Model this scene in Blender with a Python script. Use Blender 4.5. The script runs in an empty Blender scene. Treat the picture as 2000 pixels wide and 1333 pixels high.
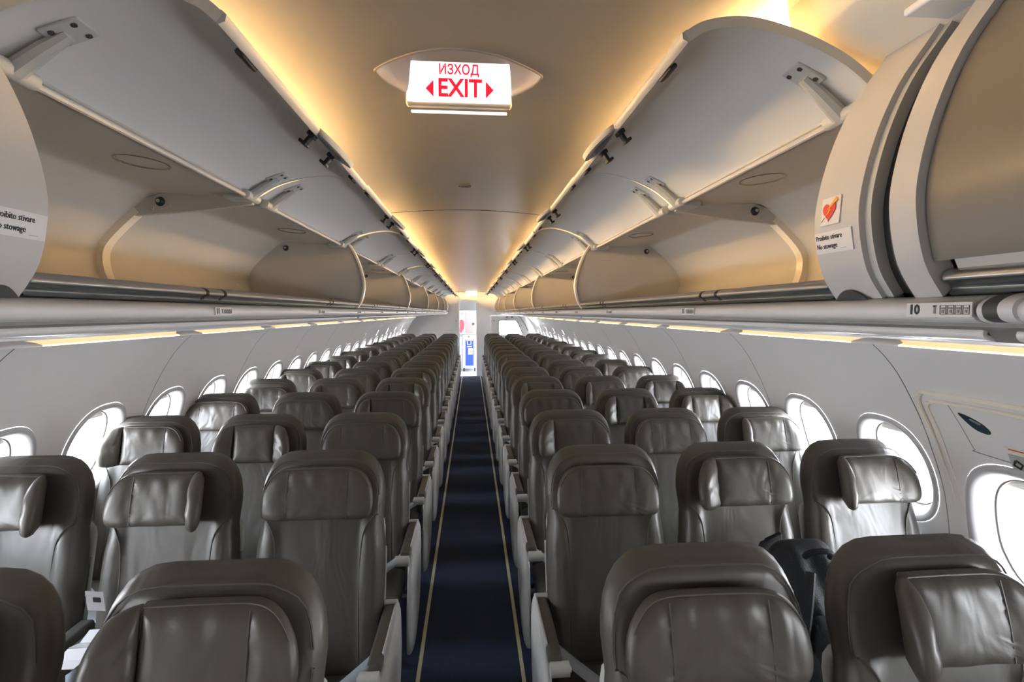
import bpy, bmesh, math, random
from mathutils import Vector, Matrix
random.seed(4)
PI = math.pi
sc = bpy.context.scene
C = sc.collection

# ------------------------------------------------------------------ camera, world, lights, exposure
cam_d = bpy.data.cameras.new('camera'); cam = bpy.data.objects.new('camera', cam_d); C.objects.link(cam)
cam_d.sensor_width = 36.0; cam_d.lens = 18.0; cam_d.clip_start = 0.05; cam_d.clip_end = 400
CAM_Z = 1.68
cam.location = (0, 0, CAM_Z)
yaw, pitch = math.radians(4.517), math.radians(3.148)
cam.rotation_euler = (PI/2 - pitch, 0, -yaw)
sc.camera = cam

w = bpy.data.worlds.new('sky'); sc.world = w; w.use_nodes = True
nt = w.node_tree; nt.nodes.clear()
wo = nt.nodes.new('ShaderNodeOutputWorld'); bg = nt.nodes.new('ShaderNodeBackground')
tc = nt.nodes.new('ShaderNodeTexCoord'); sp = nt.nodes.new('ShaderNodeSeparateXYZ'); rp = nt.nodes.new('ShaderNodeValToRGB')
nt.links.new(tc.outputs['Generated'], sp.inputs[0]); nt.links.new(sp.outputs['Z'], rp.inputs[0])
rp.color_ramp.elements[0].position = 0.0; rp.color_ramp.elements[0].color = (0.95, 0.96, 0.98, 1)   # sunlit apron below the horizon
rp.color_ramp.elements[1].position = 0.6; rp.color_ramp.elements[1].color = (0.78, 0.90, 1.05, 1)
nt.links.new(rp.outputs[0], bg.inputs[0]); bg.inputs[1].default_value = 21.0
nt.links.new(bg.outputs[0], wo.inputs[0])

sc.view_settings.view_transform = 'Standard'; sc.view_settings.look = 'None'
sc.view_settings.gamma = 1.0; sc.view_settings.use_curve_mapping = False
sc.view_settings.exposure = 1.12
cy = sc.cycles
cy.max_bounces = 8; cy.diffuse_bounces = 5; cy.glossy_bounces = 3; cy.transparent_max_bounces = 8
cy.sample_clamp_indirect = 6.0
COVE = 54.0          # warm cove tubes over the bins
STRIP = 1.6         # glow put into the warm-lit sidewall ledges
GALLEY = 6.0       # galley ceiling lamp, watts

def area(name, loc, rot, sx, sy, power, col=(1, 1, 1), portal=False):
    l = bpy.data.lights.new(name, 'AREA'); l.shape = 'RECTANGLE'; l.size = sx; l.size_y = sy
    l.energy = power; l.color = col
    o = bpy.data.objects.new(name, l); C.objects.link(o); o.location = loc; o.rotation_euler = rot
    if portal: l.cycles.is_portal = True
    return o
# daylight portals along the two window rows and at the galley door side
area('window_portal', (1.86, 6.3, 1.06), (0, PI/2, 0), 0.5, 13.6, 1, portal=True)
area('window_portal', (-1.86, 6.3, 1.06), (0, -PI/2, 0), 0.5, 13.6, 1, portal=True)
area('galley_door_portal', (1.72, 14.5, 1.1), (0, PI/2, 0), 1.9, 0.9, 1, portal=True)
area('galley_lamp', (-0.1, 14.3, 2.15), (0, 0, 0), 1.2, 0.5, GALLEY, (1, 0.98, 0.95))
# fill light added behind the camera to brighten seat fronts and bins
area('camera_fill', (0.0, -2.3, 0.95), (PI/2, 0, 0), 2.6, 1.1, 5, (1, 0.97, 0.94))

# ------------------------------------------------------------------ materials
def mat(name, col, rough=0.5, metal=0.0, noise=0.0, nscale=6.0, bump=0.0, bscale=60.0, emit=None, es=0.0, coat=0.0, spec=0.5, sheen=0.0, stretch=None):
    m = bpy.data.materials.new(name); m.use_nodes = True
    t = m.node_tree; b = t.nodes['Principled BSDF']
    b.inputs['Base Color'].default_value = (*col, 1); b.inputs['Roughness'].default_value = rough
    b.inputs['Metallic'].default_value = metal; b.inputs['Specular IOR Level'].default_value = spec
    b.inputs['Coat Weight'].default_value = coat
    co = t.nodes.new('ShaderNodeTexCoord')
    src = co.outputs['Object']
    if stretch:
        mp = t.nodes.new('ShaderNodeMapping'); mp.inputs['Scale'].default_value = stretch
        t.links.new(src, mp.inputs[0]); src = mp.outputs[0]
    if noise > 0:
        n = t.nodes.new('ShaderNodeTexNoise'); n.inputs['Scale'].default_value = nscale; n.inputs['Detail'].default_value = 4
        t.links.new(src, n.inputs['Vector'])
        r = t.nodes.new('ShaderNodeMapRange'); r.inputs['To Min'].default_value = 1 - noise; r.inputs['To Max'].default_value = 1 + noise
        t.links.new(n.outputs['Fac'], r.inputs[0])
        mx = t.nodes.new('ShaderNodeVectorMath'); mx.operation = 'SCALE'; mx.inputs[0].default_value = col
        t.links.new(r.outputs[0], mx.inputs['Scale']); t.links.new(mx.outputs[0], b.inputs['Base Color'])
    if bump > 0:
        n2 = t.nodes.new('ShaderNodeTexNoise'); n2.inputs['Scale'].default_value = bscale; n2.inputs['Detail'].default_value = 3
        t.links.new(src, n2.inputs['Vector'])
        bp = t.nodes.new('ShaderNodeBump'); bp.inputs['Strength'].default_value = bump; bp.inputs['Distance'].default_value = 0.004
        t.links.new(n2.outputs['Fac'], bp.inputs['Height']); t.links.new(bp.outputs[0], b.inputs['Normal'])
    if emit:
        b.inputs['Emission Color'].default_value = (*emit, 1); b.inputs['Emission Strength'].default_value = es
    return m

def leather(name, col, rough):
    # fine grain plus soft pull folds that run from the corners
    m = mat(name, col, rough, noise=0.10, nscale=5)
    t = m.node_tree; b = t.nodes['Principled BSDF']
    co = t.nodes.new('ShaderNodeTexCoord')
    oi = t.nodes.new('ShaderNodeObjectInfo')
    ad = t.nodes.new('ShaderNodeVectorMath'); ad.operation = 'ADD'
    sc_ = t.nodes.new('ShaderNodeMath'); sc_.operation = 'MULTIPLY'; sc_.inputs[1].default_value = 37
    cb = t.nodes.new('ShaderNodeCombineXYZ')
    t.links.new(oi.outputs['Random'], sc_.inputs[0]); t.links.new(sc_.outputs[0], cb.inputs[0]); t.links.new(sc_.outputs[0], cb.inputs[2])
    mp = t.nodes.new('ShaderNodeMapping'); mp.inputs['Scale'].default_value = (9, 5, 3.6); mp.inputs['Rotation'].default_value = (0, 0.35, 0)
    t.links.new(co.outputs['Object'], ad.inputs[0]); t.links.new(cb.outputs[0], ad.inputs[1]); t.links.new(ad.outputs[0], mp.inputs[0])
    n1 = t.nodes.new('ShaderNodeTexNoise'); n1.inputs['Scale'].default_value = 1.0; n1.inputs['Detail'].default_value = 2; n1.inputs['Distortion'].default_value = 0.9
    t.links.new(mp.outputs[0], n1.inputs['Vector'])
    n2 = t.nodes.new('ShaderNodeTexNoise'); n2.inputs['Scale'].default_value = 260; n2.inputs['Detail'].default_value = 2
    t.links.new(co.outputs['Object'], n2.inputs['Vector'])
    b1 = t.nodes.new('ShaderNodeBump'); b1.inputs['Strength'].default_value = 0.5; b1.inputs['Distance'].default_value = 0.016
    b2 = t.nodes.new('ShaderNodeBump'); b2.inputs['Strength'].default_value = 0.10; b2.inputs['Distance'].default_value = 0.001
    t.links.new(n1.outputs['Fac'], b1.inputs['Height']); t.links.new(n2.outputs['Fac'], b2.inputs['Height'])
    t.links.new(b1.outputs[0], b2.inputs['Normal']); t.links.new(b2.outputs[0], b.inputs['Normal'])
    return m

M = {}
M['leather'] = leather('grey_leather', (0.078, 0.070, 0.059), 0.40)
M['pad'] = leather('headrest_leather', (0.074, 0.066, 0.055), 0.39)
M['piping'] = mat('leather_piping', (0.085, 0.079, 0.070), 0.45, noise=0.1)
M['shell'] = mat('seat_shell_plastic', (0.42, 0.42, 0.40), 0.4, noise=0.03)
M['armpad'] = mat('armrest_pad', (0.075, 0.072, 0.062), 0.5, noise=0.1, bump=0.1)
M['armw'] = mat('armrest_plastic', (0.50, 0.50, 0.48), 0.4, noise=0.03)
M['frame'] = mat('seat_frame_metal', (0.35, 0.36, 0.37), 0.35, 0.8, noise=0.05)
M['belt'] = mat('belt_webbing', (0.34, 0.36, 0.38), 0.7, noise=0.06, bump=0.3, bscale=300)
M['chrome'] = mat('buckle_chrome', (0.75, 0.76, 0.78), 0.18, 1.0, noise=0.03)
M['wall'] = mat('sidewall_plastic', (0.74, 0.715, 0.70), 0.45, noise=0.02, nscale=3)
M['bezel'] = mat('window_bezel_plastic', (0.52, 0.51, 0.515), 0.35, noise=0.02)
M['shade'] = mat('window_shade_plastic', (0.30, 0.27, 0.24), 0.5, noise=0.05)
M['seam'] = mat('panel_gasket', (0.10, 0.085, 0.07), 0.7, noise=0.1)
M['ceil'] = mat('ceiling_plastic', (0.76, 0.70, 0.61), 0.34, noise=0.02, nscale=2)
M['bin'] = mat('bin_plastic', (0.49, 0.455, 0.415), 0.5, noise=0.02, nscale=3)
M['door'] = mat('bin_door_plastic', (0.62, 0.61, 0.605), 0.48, noise=0.02, nscale=3)
M['dooro'] = mat('bin_door_outer_plastic', (0.60, 0.585, 0.56), 0.4, noise=0.02, nscale=3)
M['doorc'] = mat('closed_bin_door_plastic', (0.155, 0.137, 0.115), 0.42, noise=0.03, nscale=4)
M['white'] = mat('white_trim_plastic', (0.49, 0.47, 0.46), 0.4, noise=0.02)
M['edge'] = mat('cream_edge_trim', (0.78, 0.71, 0.60), 0.3, noise=0.03)
M['fair'] = mat('service_channel_plastic', (0.64, 0.62, 0.61), 0.3, noise=0.02)
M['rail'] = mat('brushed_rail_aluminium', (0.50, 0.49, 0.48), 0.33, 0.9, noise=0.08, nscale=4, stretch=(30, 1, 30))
M['raild'] = mat('rail_shaded_aluminium', (0.20, 0.225, 0.225), 0.30, 0.9, noise=0.15, nscale=4, stretch=(30, 1, 30))  # same aluminium darkened, the underside's reflection put into the colour
M['black'] = mat('black_rubber', (0.012, 0.012, 0.013), 0.5, noise=0.2)
M['hinge'] = mat('hinge_grey_cast', (0.45, 0.45, 0.43), 0.45, 0.0, noise=0.05)
M['screw'] = mat('dark_screw_metal', (0.10, 0.10, 0.095), 0.4, 0.6, noise=0.1)
M['cove'] = mat('warm_cove_tube', (1, 0.8, 0.5), 0.5, emit=(1.0, 0.66, 0.28), es=COVE)
M['strip'] = mat('warm_ledge_glow', (0.9, 0.75, 0.55), 0.5, emit=(1.0, 0.60, 0.27), es=STRIP*0.26)
M['strip2'] = mat('warm_edge_glow', (0.9, 0.8, 0.6), 0.5, emit=(1.0, 0.80, 0.50), es=STRIP*0.8)
M['signlit'] = mat('backlit_sign_face', (0.9, 0.9, 0.9), 0.3, emit=(0.95, 0.94, 1.0), es=0.62)
M['red'] = mat('red_lettering', (0.75, 0.01, 0.03), 0.4, emit=(0.9, 0.01, 0.04), es=0.42)
M['track'] = mat('glow_track_strip', (0.55, 0.53, 0.34), 0.5, noise=0.08, nscale=30)
M['carpet'] = mat('navy_carpet', (0.034, 0.044, 0.078), 0.95, noise=0.35, nscale=120, bump=0.6, bscale=500, spec=0.15)
M['lino'] = mat('galley_floor_lino', (0.42, 0.45, 0.50), 0.35, noise=0.06, nscale=30)
M['bulk'] = mat('bulkhead_laminate', (0.66, 0.645, 0.64), 0.45, noise=0.02)
M['bulkw'] = mat('white_bulkhead_laminate', (0.85, 0.85, 0.85), 0.4, noise=0.01)
M['dgrey'] = mat('dark_grey_panel', (0.06, 0.06, 0.056), 0.5, noise=0.05)
M['pink'] = mat('galley_door_pinkish', (0.25, 0.185, 0.18), 0.35, noise=0.05)
M['cartw'] = mat('cart_white_frame', (0.48, 0.50, 0.54), 0.35, noise=0.03)
M['blue'] = mat('cart_blue_panel', (0.015, 0.05, 0.28), 0.4, noise=0.05)
M['lblue'] = mat('cart_side_pale_blue', (0.30, 0.38, 0.60), 0.4, noise=0.05)
M['poster'] = mat('poster_white', (0.50, 0.45, 0.44), 0.4, noise=0.02)
M['pred'] = mat('poster_red', (0.50, 0.04, 0.06), 0.4, noise=0.1)
M['ink'] = mat('black_ink', (0.03, 0.03, 0.03), 0.6, noise=0.1)
M['gink'] = mat('grey_ink', (0.22, 0.21, 0.20), 0.6, noise=0.1)
M['paper'] = mat('sticker_white', (0.66, 0.63, 0.62), 0.45, noise=0.01)
M['orange'] = mat('sticker_orange', (0.85, 0.30, 0.03), 0.5, noise=0.05)
M['hred'] = mat('sticker_red', (0.62, 0.03, 0.03), 0.5, noise=0.1)
M['bag'] = mat('black_nylon', (0.005, 0.006, 0.008), 0.75, noise=0.3, nscale=40, bump=0.5, bscale=200)
M['teal'] = mat('dark_teal_recess', (0.012, 0.03, 0.045), 0.25, noise=0.1)
M['mirror'] = mat('dome_mirror', (0.30, 0.28, 0.25), 0.12, 0.8, noise=0.05)

def glass():
    m = bpy.data.materials.new('window_pane_clear'); m.use_nodes = True
    t = m.node_tree; t.nodes.clear()
    o = t.nodes.new('ShaderNodeOutputMaterial'); tr = t.nodes.new('ShaderNodeBsdfTransparent'); gl = t.nodes.new('ShaderNodeBsdfGlossy')
    mx = t.nodes.new('ShaderNodeMixShader'); gl.inputs['Roughness'].default_value = 0.05
    tr.inputs[0].default_value = (0.97, 0.98, 1.0, 1)
    mx.inputs[0].default_value = 0.05; t.links.new(tr.outputs[0], mx.inputs[1]); t.links.new(gl.outputs[0], mx.inputs[2]); t.links.new(mx.outputs[0], o.inputs[0])
    return m
M['glass'] = glass()

# ------------------------------------------------------------------ helpers
def link(name, me, parent=None):
    o = bpy.data.objects.new(name, me); C.objects.link(o)
    if parent: o.parent = parent
    return o
def mk(name, verts, faces, m, parent=None, smooth=True, fix=True, angle=None):
    me = bpy.data.meshes.new(name)
    me.from_pydata([tuple(v) for v in verts], [], faces)
    if fix:
        bm = bmesh.new(); bm.from_mesh(me); bmesh.ops.recalc_face_normals(bm, faces=bm.faces); bm.to_mesh(me); bm.free()
    me.materials.append(M[m] if isinstance(m, str) else m)
    if smooth:
        me.shade_smooth()
        if angle is not None: me.set_sharp_from_angle(angle=math.radians(angle))
    return link(name, me, parent)
class MB:
    """collects simple shapes into one mesh"""
    def __init__(s): s.v = []; s.f = []
    def add(s, v, f):
        n = len(s.v); s.v += [tuple(a) for a in v]; s.f += [tuple(i + n for i in q) for q in f]; return s
    def box(s, x0, x1, y0, y1, z0, z1, T=None):
        v = [(x, y, z) for x in (x0, x1) for y in (y0, y1) for z in (z0, z1)]
        if T: v = [T(*a) for a in v]
        return s.add(v, [(0, 1, 3, 2), (4, 6, 7, 5), (0, 4, 5, 1), (2, 3, 7, 6), (0, 2, 6, 4), (1, 5, 7, 3)])
    def rbox(s, x0, x1, y0, y1, z0, z1, r, n=3, T=None):
        # box with rounded edges: stack of rounded rectangles in z
        r = min(r, (x1-x0)/2.01, (y1-y0)/2.01, (z1-z0)/2.01)
        levels = []
        for i in range(n+1):
            a = PI/2*i/n; levels.append((z0 + r - r*math.cos(a), r - r*math.sin(a)))
        for i in range(n+1):
            a = PI/2*i/n; levels.append((z1 - r + r*math.sin(a), r - r*math.cos(a)))
        v = []; k = 4*(n+1)
        for z, ins in levels:
            for cx, cy, a0 in ((x1-r, y1-r, 0), (x0+r, y1-r, PI/2), (x0+r, y0+r, PI), (x1-r, y0+r, 1.5*PI)):
                for i in range(n+1):
                    a = a0 + PI/2*i/n; rr = max(r-ins, 1e-4)
                    v.append((cx + rr*math.cos(a), cy + rr*math.sin(a), z))
        if T: v = [T(*a) for a in v]
        f = []
        for l in range(len(levels)-1):
            for i in range(k):
                f.append((l*k+i, l*k+(i+1) % k, (l+1)*k+(i+1) % k, (l+1)*k+i))
        f.append(tuple(range(k))[::-1]); f.append(tuple(range((len(levels)-1)*k, len(levels)*k)))
        return s.add(v, f)
    def tube(s, pts, r, n=8, cap=True):
        pts = [Vector(p) for p in pts]; v = []; f = []
        up = None
        for i, p in enumerate(pts):
            d = (pts[min(i+1, len(pts)-1)] - pts[max(i-1, 0)]).normalized()
            if up is None: up = Vector((0, 0, 1)) if abs(d.z) < 0.9 else Vector((1, 0, 0))
            a = d.cross(up).normalized(); b = a.cross(d).normalized(); up = b
            rr = r[i] if isinstance(r, (list, tuple)) else r
            for j in range(n):
                t = 2*PI*j/n; v.append(p + a*rr*math.cos(t) + b*rr*math.sin(t))
        for i in range(len(pts)-1):
            for j in range(n): f.append((i*n+j, i*n+(j+1) % n, (i+1)*n+(j+1) % n, (i+1)*n+j))
        if cap: f.append(tuple(range(n))[::-1]); f.append(tuple(range((len(pts)-1)*n, len(pts)*n)))
        return s.add(v, f)
    def prism(s, poly, y0, y1):
        """closed polygon in (x,z) extruded along y"""
        n = len(poly)
        v = [(x, y0, z) for x, z in poly] + [(x, y1, z) for x, z in poly]
        f = [(i, (i+1) % n, n+(i+1) % n, n+i) for i in range(n)] + [tuple(range(n))[::-1], tuple(range(n, 2*n))]
        return s.add(v, f)
    def prismx(s, poly, x0, x1):
        n = len(poly)
        v = [(x0, y, z) for y, z in poly] + [(x1, y, z) for y, z in poly]
        f = [(i, (i+1) % n, n+(i+1) % n, n+i) for i in range(n)] + [tuple(range(n))[::-1], tuple(range(n, 2*n))]
        return s.add(v, f)
    def build(s, name, m, parent=None, smooth=True, angle=40):
        return mk(name, s.v, s.f, m, parent, smooth, True, angle)
def spline(pts, n=6):
    """Catmull-Rom through 2-D/3-D points"""
    P = [Vector(p) for p in pts]; out = []
    for i in range(len(P)-1):
        p0, p1, p2, p3 = P[max(i-1, 0)], P[i], P[i+1], P[min(i+2, len(P)-1)]
        for k in range(n):
            t = k/n
            out.append(0.5*((2*p1) + (p2-p0)*t + (2*p0-5*p1+4*p2-p3)*t*t + (3*p1-p0-3*p2+p3)*t**3))
    out.append(P[-1]); return [tuple(p) for p in out]
def offset(poly, d):
    out = []
    for i, p in enumerate(poly):
        a = Vector(poly[max(i-1, 0)]); b = Vector(poly[min(i+1, len(poly)-1)]); t = (b-a).normalized()
        out.append((p[0] - t.y*d, p[1] + t.x*d))
    return out
def strip(poly, d):
    """open profile -> closed thin polygon of thickness d"""
    return list(poly) + offset(poly, d)[::-1]
def empty(name, loc=(0, 0, 0), label=None, cat=None, group=None, kind=None):
    o = bpy.data.objects.new(name, None); C.objects.link(o); o.location = loc; o.empty_display_size = 0.1
    tag(o, label, cat, group, kind); return o
def tag(o, label=None, cat=None, group=None, kind=None):
    if label: o['label'] = label
    if cat: o['category'] = cat
    if group: o['group'] = group
    if kind: o['kind'] = kind
    return o
def dup(o, parent=None):
    c = o.copy(); C.objects.link(c); c.parent = parent
    for ch in list(o.children): dup(ch, c)
    return c
def text(name, s, m, size, T, parent=None, sx=1.0, bold=0.0, align='CENTER', label=None):
    cu = bpy.data.curves.new(name, 'FONT'); cu.body = s; cu.size = size; cu.align_x = align; cu.align_y = 'CENTER'
    cu.extrude = 0.0004; cu.offset = bold; cu.materials.append(M[m]); cu.resolution_u = 2
    to = bpy.data.objects.new(name, cu); C.objects.link(to)
    bpy.context.view_layer.update()
    me = bpy.data.meshes.new_from_object(to.evaluated_get(bpy.context.evaluated_depsgraph_get()))
    bpy.data.objects.remove(to); me.name = name
    if not me.materials: me.materials.append(M[m])
    o = bpy.data.objects.new(name, me); C.objects.link(o)
    o.matrix_world = T @ Matrix.Diagonal((sx, 1, 1, 1))
    if parent: o.parent = parent
    if label: o['label'] = label
    return o
def basis(ox, ax, ay):
    ax = Vector(ax).normalized(); ay = Vector(ay); ay = (ay - ax*ay.dot(ax)).normalized(); az = ax.cross(ay)
    m = Matrix((ax, ay, az)).transposed().to_4x4(); m.translation = Vector(ox); return m

def hole_cell(P, rect, hole, nper=12, rings=(0, .25, .5, .75, 1)):
    """grid between a rectangle (u0,u1,v0,v1) and a hole outline; P maps (u,v)->3-D"""
    u0, u1, v0, v1 = rect; n = len(hole)
    cx = sum(h[0] for h in hole)/n; cy_ = sum(h[1] for h in hole)/n
    V = []; F = []
    outer = []
    corners = [(u0, v0), (u1, v0), (u1, v1), (u0, v1)]
    for h in hole:
        dx, dy = h[0]-cx, h[1]-cy_
        t = 1e9
        if dx > 1e-9: t = min(t, (u1-cx)/dx)
        if dx < -1e-9: t = min(t, (u0-cx)/dx)
        if dy > 1e-9: t = min(t, (v1-cy_)/dy)
        if dy < -1e-9: t = min(t, (v0-cy_)/dy)
        outer.append([cx+dx*t, cy_+dy*t])
    for c in corners:   # snap the nearest ray to each corner
        j = min(range(n), key=lambda i: (outer[i][0]-c[0])**2 + (outer[i][1]-c[1])**2); outer[j] = list(c)
    for r in rings:
        for h, o in zip(hole, outer): V.append(P(h[0]*r + o[0]*(1-r), h[1]*r + o[1]*(1-r)))
    for k in range(len(rings)-1):
        for i in range(n): F.append((k*n+i, k*n+(i+1) % n, (k+1)*n+(i+1) % n, (k+1)*n+i))
    return V, F

def sup(a, b, cx, cy_, n=48, e=2.6, ph=0.0):
    out = []
    for i in range(n):
        t = 2*PI*i/n + ph; c, s = math.cos(t), math.sin(t)
        out.append((cx + a*math.copysign(abs(c)**(2/e), c), cy_ + b*math.copysign(abs(s)**(2/e), s)))
    return out

# ================================================================== SETTING
Y0, Y1 = -2.4, 13.7
# --- floor
fl = empty('floor', kind='structure')
b = MB(); b.box(-1.66, 1.66, Y0, 13.55, -0.05, 0.0); o = b.build('carpet', 'carpet', fl, smooth=False)
b = MB(); b.box(-1.66, 1.66, 13.55, 15.6, -0.05, 0.0); b.build('galley_flooring', 'lino', fl, smooth=False)
b = MB(); b.box(-0.28, 0.26, 13.53, 13.57, 0.0, 0.006); b.build('threshold', 'rail', fl, smooth=False)
for xs in (-0.252, 0.232):
    yy = Y0
    while yy < 13.4:
        y2 = min(yy+2.17, 13.5)
        b = MB(); b.box(xs-0.009, xs+0.009, yy, y2-0.004, 0.0, 0.004); b.build('glow_track', 'track', fl, smooth=False); yy = y2
for xs in (-1.45, -0.62, 0.62, 1.45):
    b = MB(); b.box(xs-0.02, xs+0.02, Y0, 13.4, 0.0, 0.004); b.build('seat_track', 'frame', fl, smooth=False)

# --- side walls
WP = spline([(1.60, -0.03), (1.70, 0.22), (1.765, 0.50), (1.79, 0.76), (1.785, 0.86), (1.755, 1.02), (1.707, 1.156), (1.651, 1.287), (1.564, 1.44), (1.50, 1.52), (1.45, 1.566)], 8)
def wall_x(z):
    for a, c in zip(WP[:-1], WP[1:]):
        if a[1] <= z <= c[1]:
            t = (z-a[1])/(c[1]-a[1]+1e-9); return a[0]+(c[0]-a[0])*t
    return WP[-1][0] if z > 1 else WP[0][0]
def wall_n(z):
    e = 0.01; dx = wall_x(z+e)-wall_x(z-e); l = math.hypot(dx, 2*e); return (2*e/l, -dx/l)  # outward normal (x,z)
WIN0, WP_ = 1.95, 0.52
WZ = 1.05
def sheet(prof, y0, y1, s):
    n = len(prof); v = [(s*x, y0, z) for x, z in prof] + [(s*x, y1, z) for x, z in prof]
    return v, [(i, i+1, n+i+1, n+i) for i in range(n-1)]
win_no = [0]
win_proto = {}
def window(s, yc, hatch=False):
    """bezel funnel, pane and raised shade; s = side sign"""
    win_no[0] += 1
    root = empty('window_%d' % win_no[0], (0, yc, 0), kind='structure')
    A, B_, zc = (0.185, 0.215, WZ) if not hatch else (0.235, 0.25, 0.945)
    key = (s, hatch)
    if key in win_proto:
        for ch in win_proto[key].children: dup(ch, root)
        return root
    win_proto[key] = root
    P = lambda u, v, d: (s*(wall_x(v)+wall_n(v)[0]*d), u, v + wall_n(v)[1]*d)
    rings = [(1.0, -0.001), (0.985, -0.009), (0.955, -0.012), (0.90, -0.009), (0.85, 0.004), (0.80, 0.022), (0.75, 0.040), (0.73, 0.052), (0.72, 0.065)]
    n = 48; V = []; F = []
    for k, (r, d) in enumerate(rings):
        for (u, v) in sup(A*r, B_*r, 0, zc, n, 2.5): V.append(P(u, v, d))
    for k in range(len(rings)-1):
        for i in range(n): F.append((k*n+i, k*n+(i+1) % n, (k+1)*n+(i+1) % n, (k+1)*n+i))
    mk('window_frame', V, F, 'bezel', root)
    # inner dust pane edge ring
    V = []; F = []
    for (r, d) in ((0.742, 0.047), (0.726, 0.044), (0.719, 0.049)):
        for (u, v) in sup(A*r, B_*r, 0, zc, n, 2.5): V.append(P(u, v, d))
    for k in range(2):
        for i in range(n): F.append((k*n+i, k*n+(i+1) % n, (k+1)*n+(i+1) % n, (k+1)*n+i))
    mk('pane_gasket', V, F, 'shade', root)
    pts = [P(u, v, 0.068) for u, v in sup(A*0.728, B_*0.728, 0, zc, n, 2.5)]
    c = P(0, zc, 0.068)
    mk('pane', pts + [c], [(i, (i+1) % n, n) for i in range(n)], 'glass', root)
    # shade pushed up: a sliver of it shows at the top
    top = [(u, v) for u, v in sup(A*0.724, B_*0.724, 0, zc, 96, 2.5) if v > zc + B_*0.56]
    top.sort()
    v2 = [P(u, v, 0.058) for u, v in top] + [P(u, zc + B_*0.545, 0.060) for u, v in top] + [P(u, zc + B_*0.545, 0.064) for u, v in top]
    k = len(top)
    mk('shade', v2, [(i, i+1, k+i+1, k+i) for i in range(k-1)] + [(k+i, k+i+1, 2*k+i+1, 2*k+i) for i in range(k-1)], 'shade', root)
    # outer skin reveal
    V = []; F = []
    for (r, d) in ((0.72, 0.065), (0.75, 0.12)):
        for (u, v) in sup(A*r, B_*r, 0, zc, n, 2.5): V.append(P(u, v, d))
    for i in range(n): F.append((i, (i+1) % n, n+(i+1) % n, n+i))
    mk('outer_reveal', V, F, 'shade', root)
    return root
walls = {}
for s, nm in ((-1, 'wall_left'), (1, 'wall_right')):
    wr = empty(nm, kind='structure'); walls[s] = wr
    k = -4; wins = []
    while WIN0 + WP_*k < 13.2: wins.append(WIN0 + WP_*k); k += 1
    seams = []
    y = 1.745 - 1.04*4
    seams = [y + 1.04*i for i in range(17)]
    PW = lambda u, v: (s*wall_x(v), u, v)
    z_lo, z_hi = 0.80, 1.30
    for i, ys in enumerate(seams[:-1]):
        ye = seams[i+1]
        if ye > 13.3: ye = 13.68
        if ys > 13.3: break
        hatch = (s == 1 and abs(ye-1.745) < 1e-6)
        ws = [yw for yw in wins if ys < yw < ye]
        if hatch: ws = [1.43]
        z_lo = 0.62 if hatch else 0.80
        V = []; F = []
        def addm(v, f):
            nn = len(V); V.extend(v); F.extend([tuple(a+nn for a in q) for q in f])
        y0_, y1_ = ys+0.0025, ye-0.0025
        lo = [p for p in WP if p[1] < z_lo-0.01] + [(wall_x(z_lo), z_lo)]
        hi = [(wall_x(z_hi), z_hi)] + [p for p in WP if p[1] > z_hi+0.01]
        addm(*sheet(lo, y0_, y1_, s)); addm(*sheet(hi, y0_, y1_, s))
        # turned-back edges that make the joint
        full = WP
        for ya, yb in ((y0_, y0_+0.0), (y1_, y1_)):
            pass
        cuts = [y0_] + [(a+c)/2 for a, c in zip(ws[:-1], ws[1:])] + [y1_]
        for j, yw in enumerate(ws):
            A, B_, zc = (0.185, 0.215, WZ) if not hatch else (0.235, 0.25, 0.945)
            r0, r1 = max(cuts[j], -99), cuts[j+1]
            if hatch and j == 0: pass
            v, f = hole_cell(PW, (r0, r1, z_lo, z_hi), sup(A, B_, yw, zc, 48, 2.5))
            addm(v, f)
        if not ws:
            mid = [(wall_x(z_lo + (z_hi-z_lo)*t/10), z_lo + (z_hi-z_lo)*t/10) for t in range(11)]
            addm(*sheet(mid, y0_, y1_, s))
        mk('wall_panel', V, F, 'wall', wr)
        # dark gasket set back in the joint
        g = [(x + 0.004, z) for x, z in WP]
        b = MB(); b.add(*sheet(g, ye-0.024, ye+0.024, s)); b.build('joint_gasket', 'seam', wr)
        for yw in ws:
            if yw > -0.8: window(s, yw, hatch)
    # skin behind, so no daylight leaks through the joints
    # lit ledge on the wall top, given its own glow and bright edge
    for i, ys in enumerate(seams[:-1]):
        ye = min(seams[i+1], 13.66)
        if ys > 13.3: break
        b = MB(); b.prism([(s*1.463, 1.5695), (s*1.51, 1.594), (s*1.51, 1.585), (s*1.463, 1.5605)], ys+0.06, ye-0.06); b.build('glow_ledge', 'strip', wr, smooth=False)
        b = MB(); b.tube([(s*1.459, ys+0.07, 1.5675), (s*1.459, ye-0.07, 1.5675)], 0.0035, 6); b.build('glow_edge', 'strip2', wr)
        # lens-shaped cover at the joint
        V = []; n = 14
        for k2 in range(n+1):
            t = -1 + 2*k2/n; hw = 0.022*(1-t*t)
            V += [(s*(1.452), ys + t*0.11, 1.5655), (s*(1.452-hw*0.15), ys+t*0.11, 1.571+hw*0.25), (s*(1.47+hw*1.3), ys+t*0.11, 1.577+hw*0.9)]
        F = [(3*k2+a, 3*k2+a+1, 3*k2+a+4, 3*k2+a+3) for k2 in range(n) for a in (0, 1)]
        mk('joint_cover', V, F, 'fair', wr)
    # dado heating panel at the foot of the wall
    b = MB(); b.add(*sheet([(1.60, 0.0), (1.615, 0.02), (1.66, 0.16), (1.655, 0.20)], Y0, 13.68, s)); b.build('dado_panel', 'bulk', wr)

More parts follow.
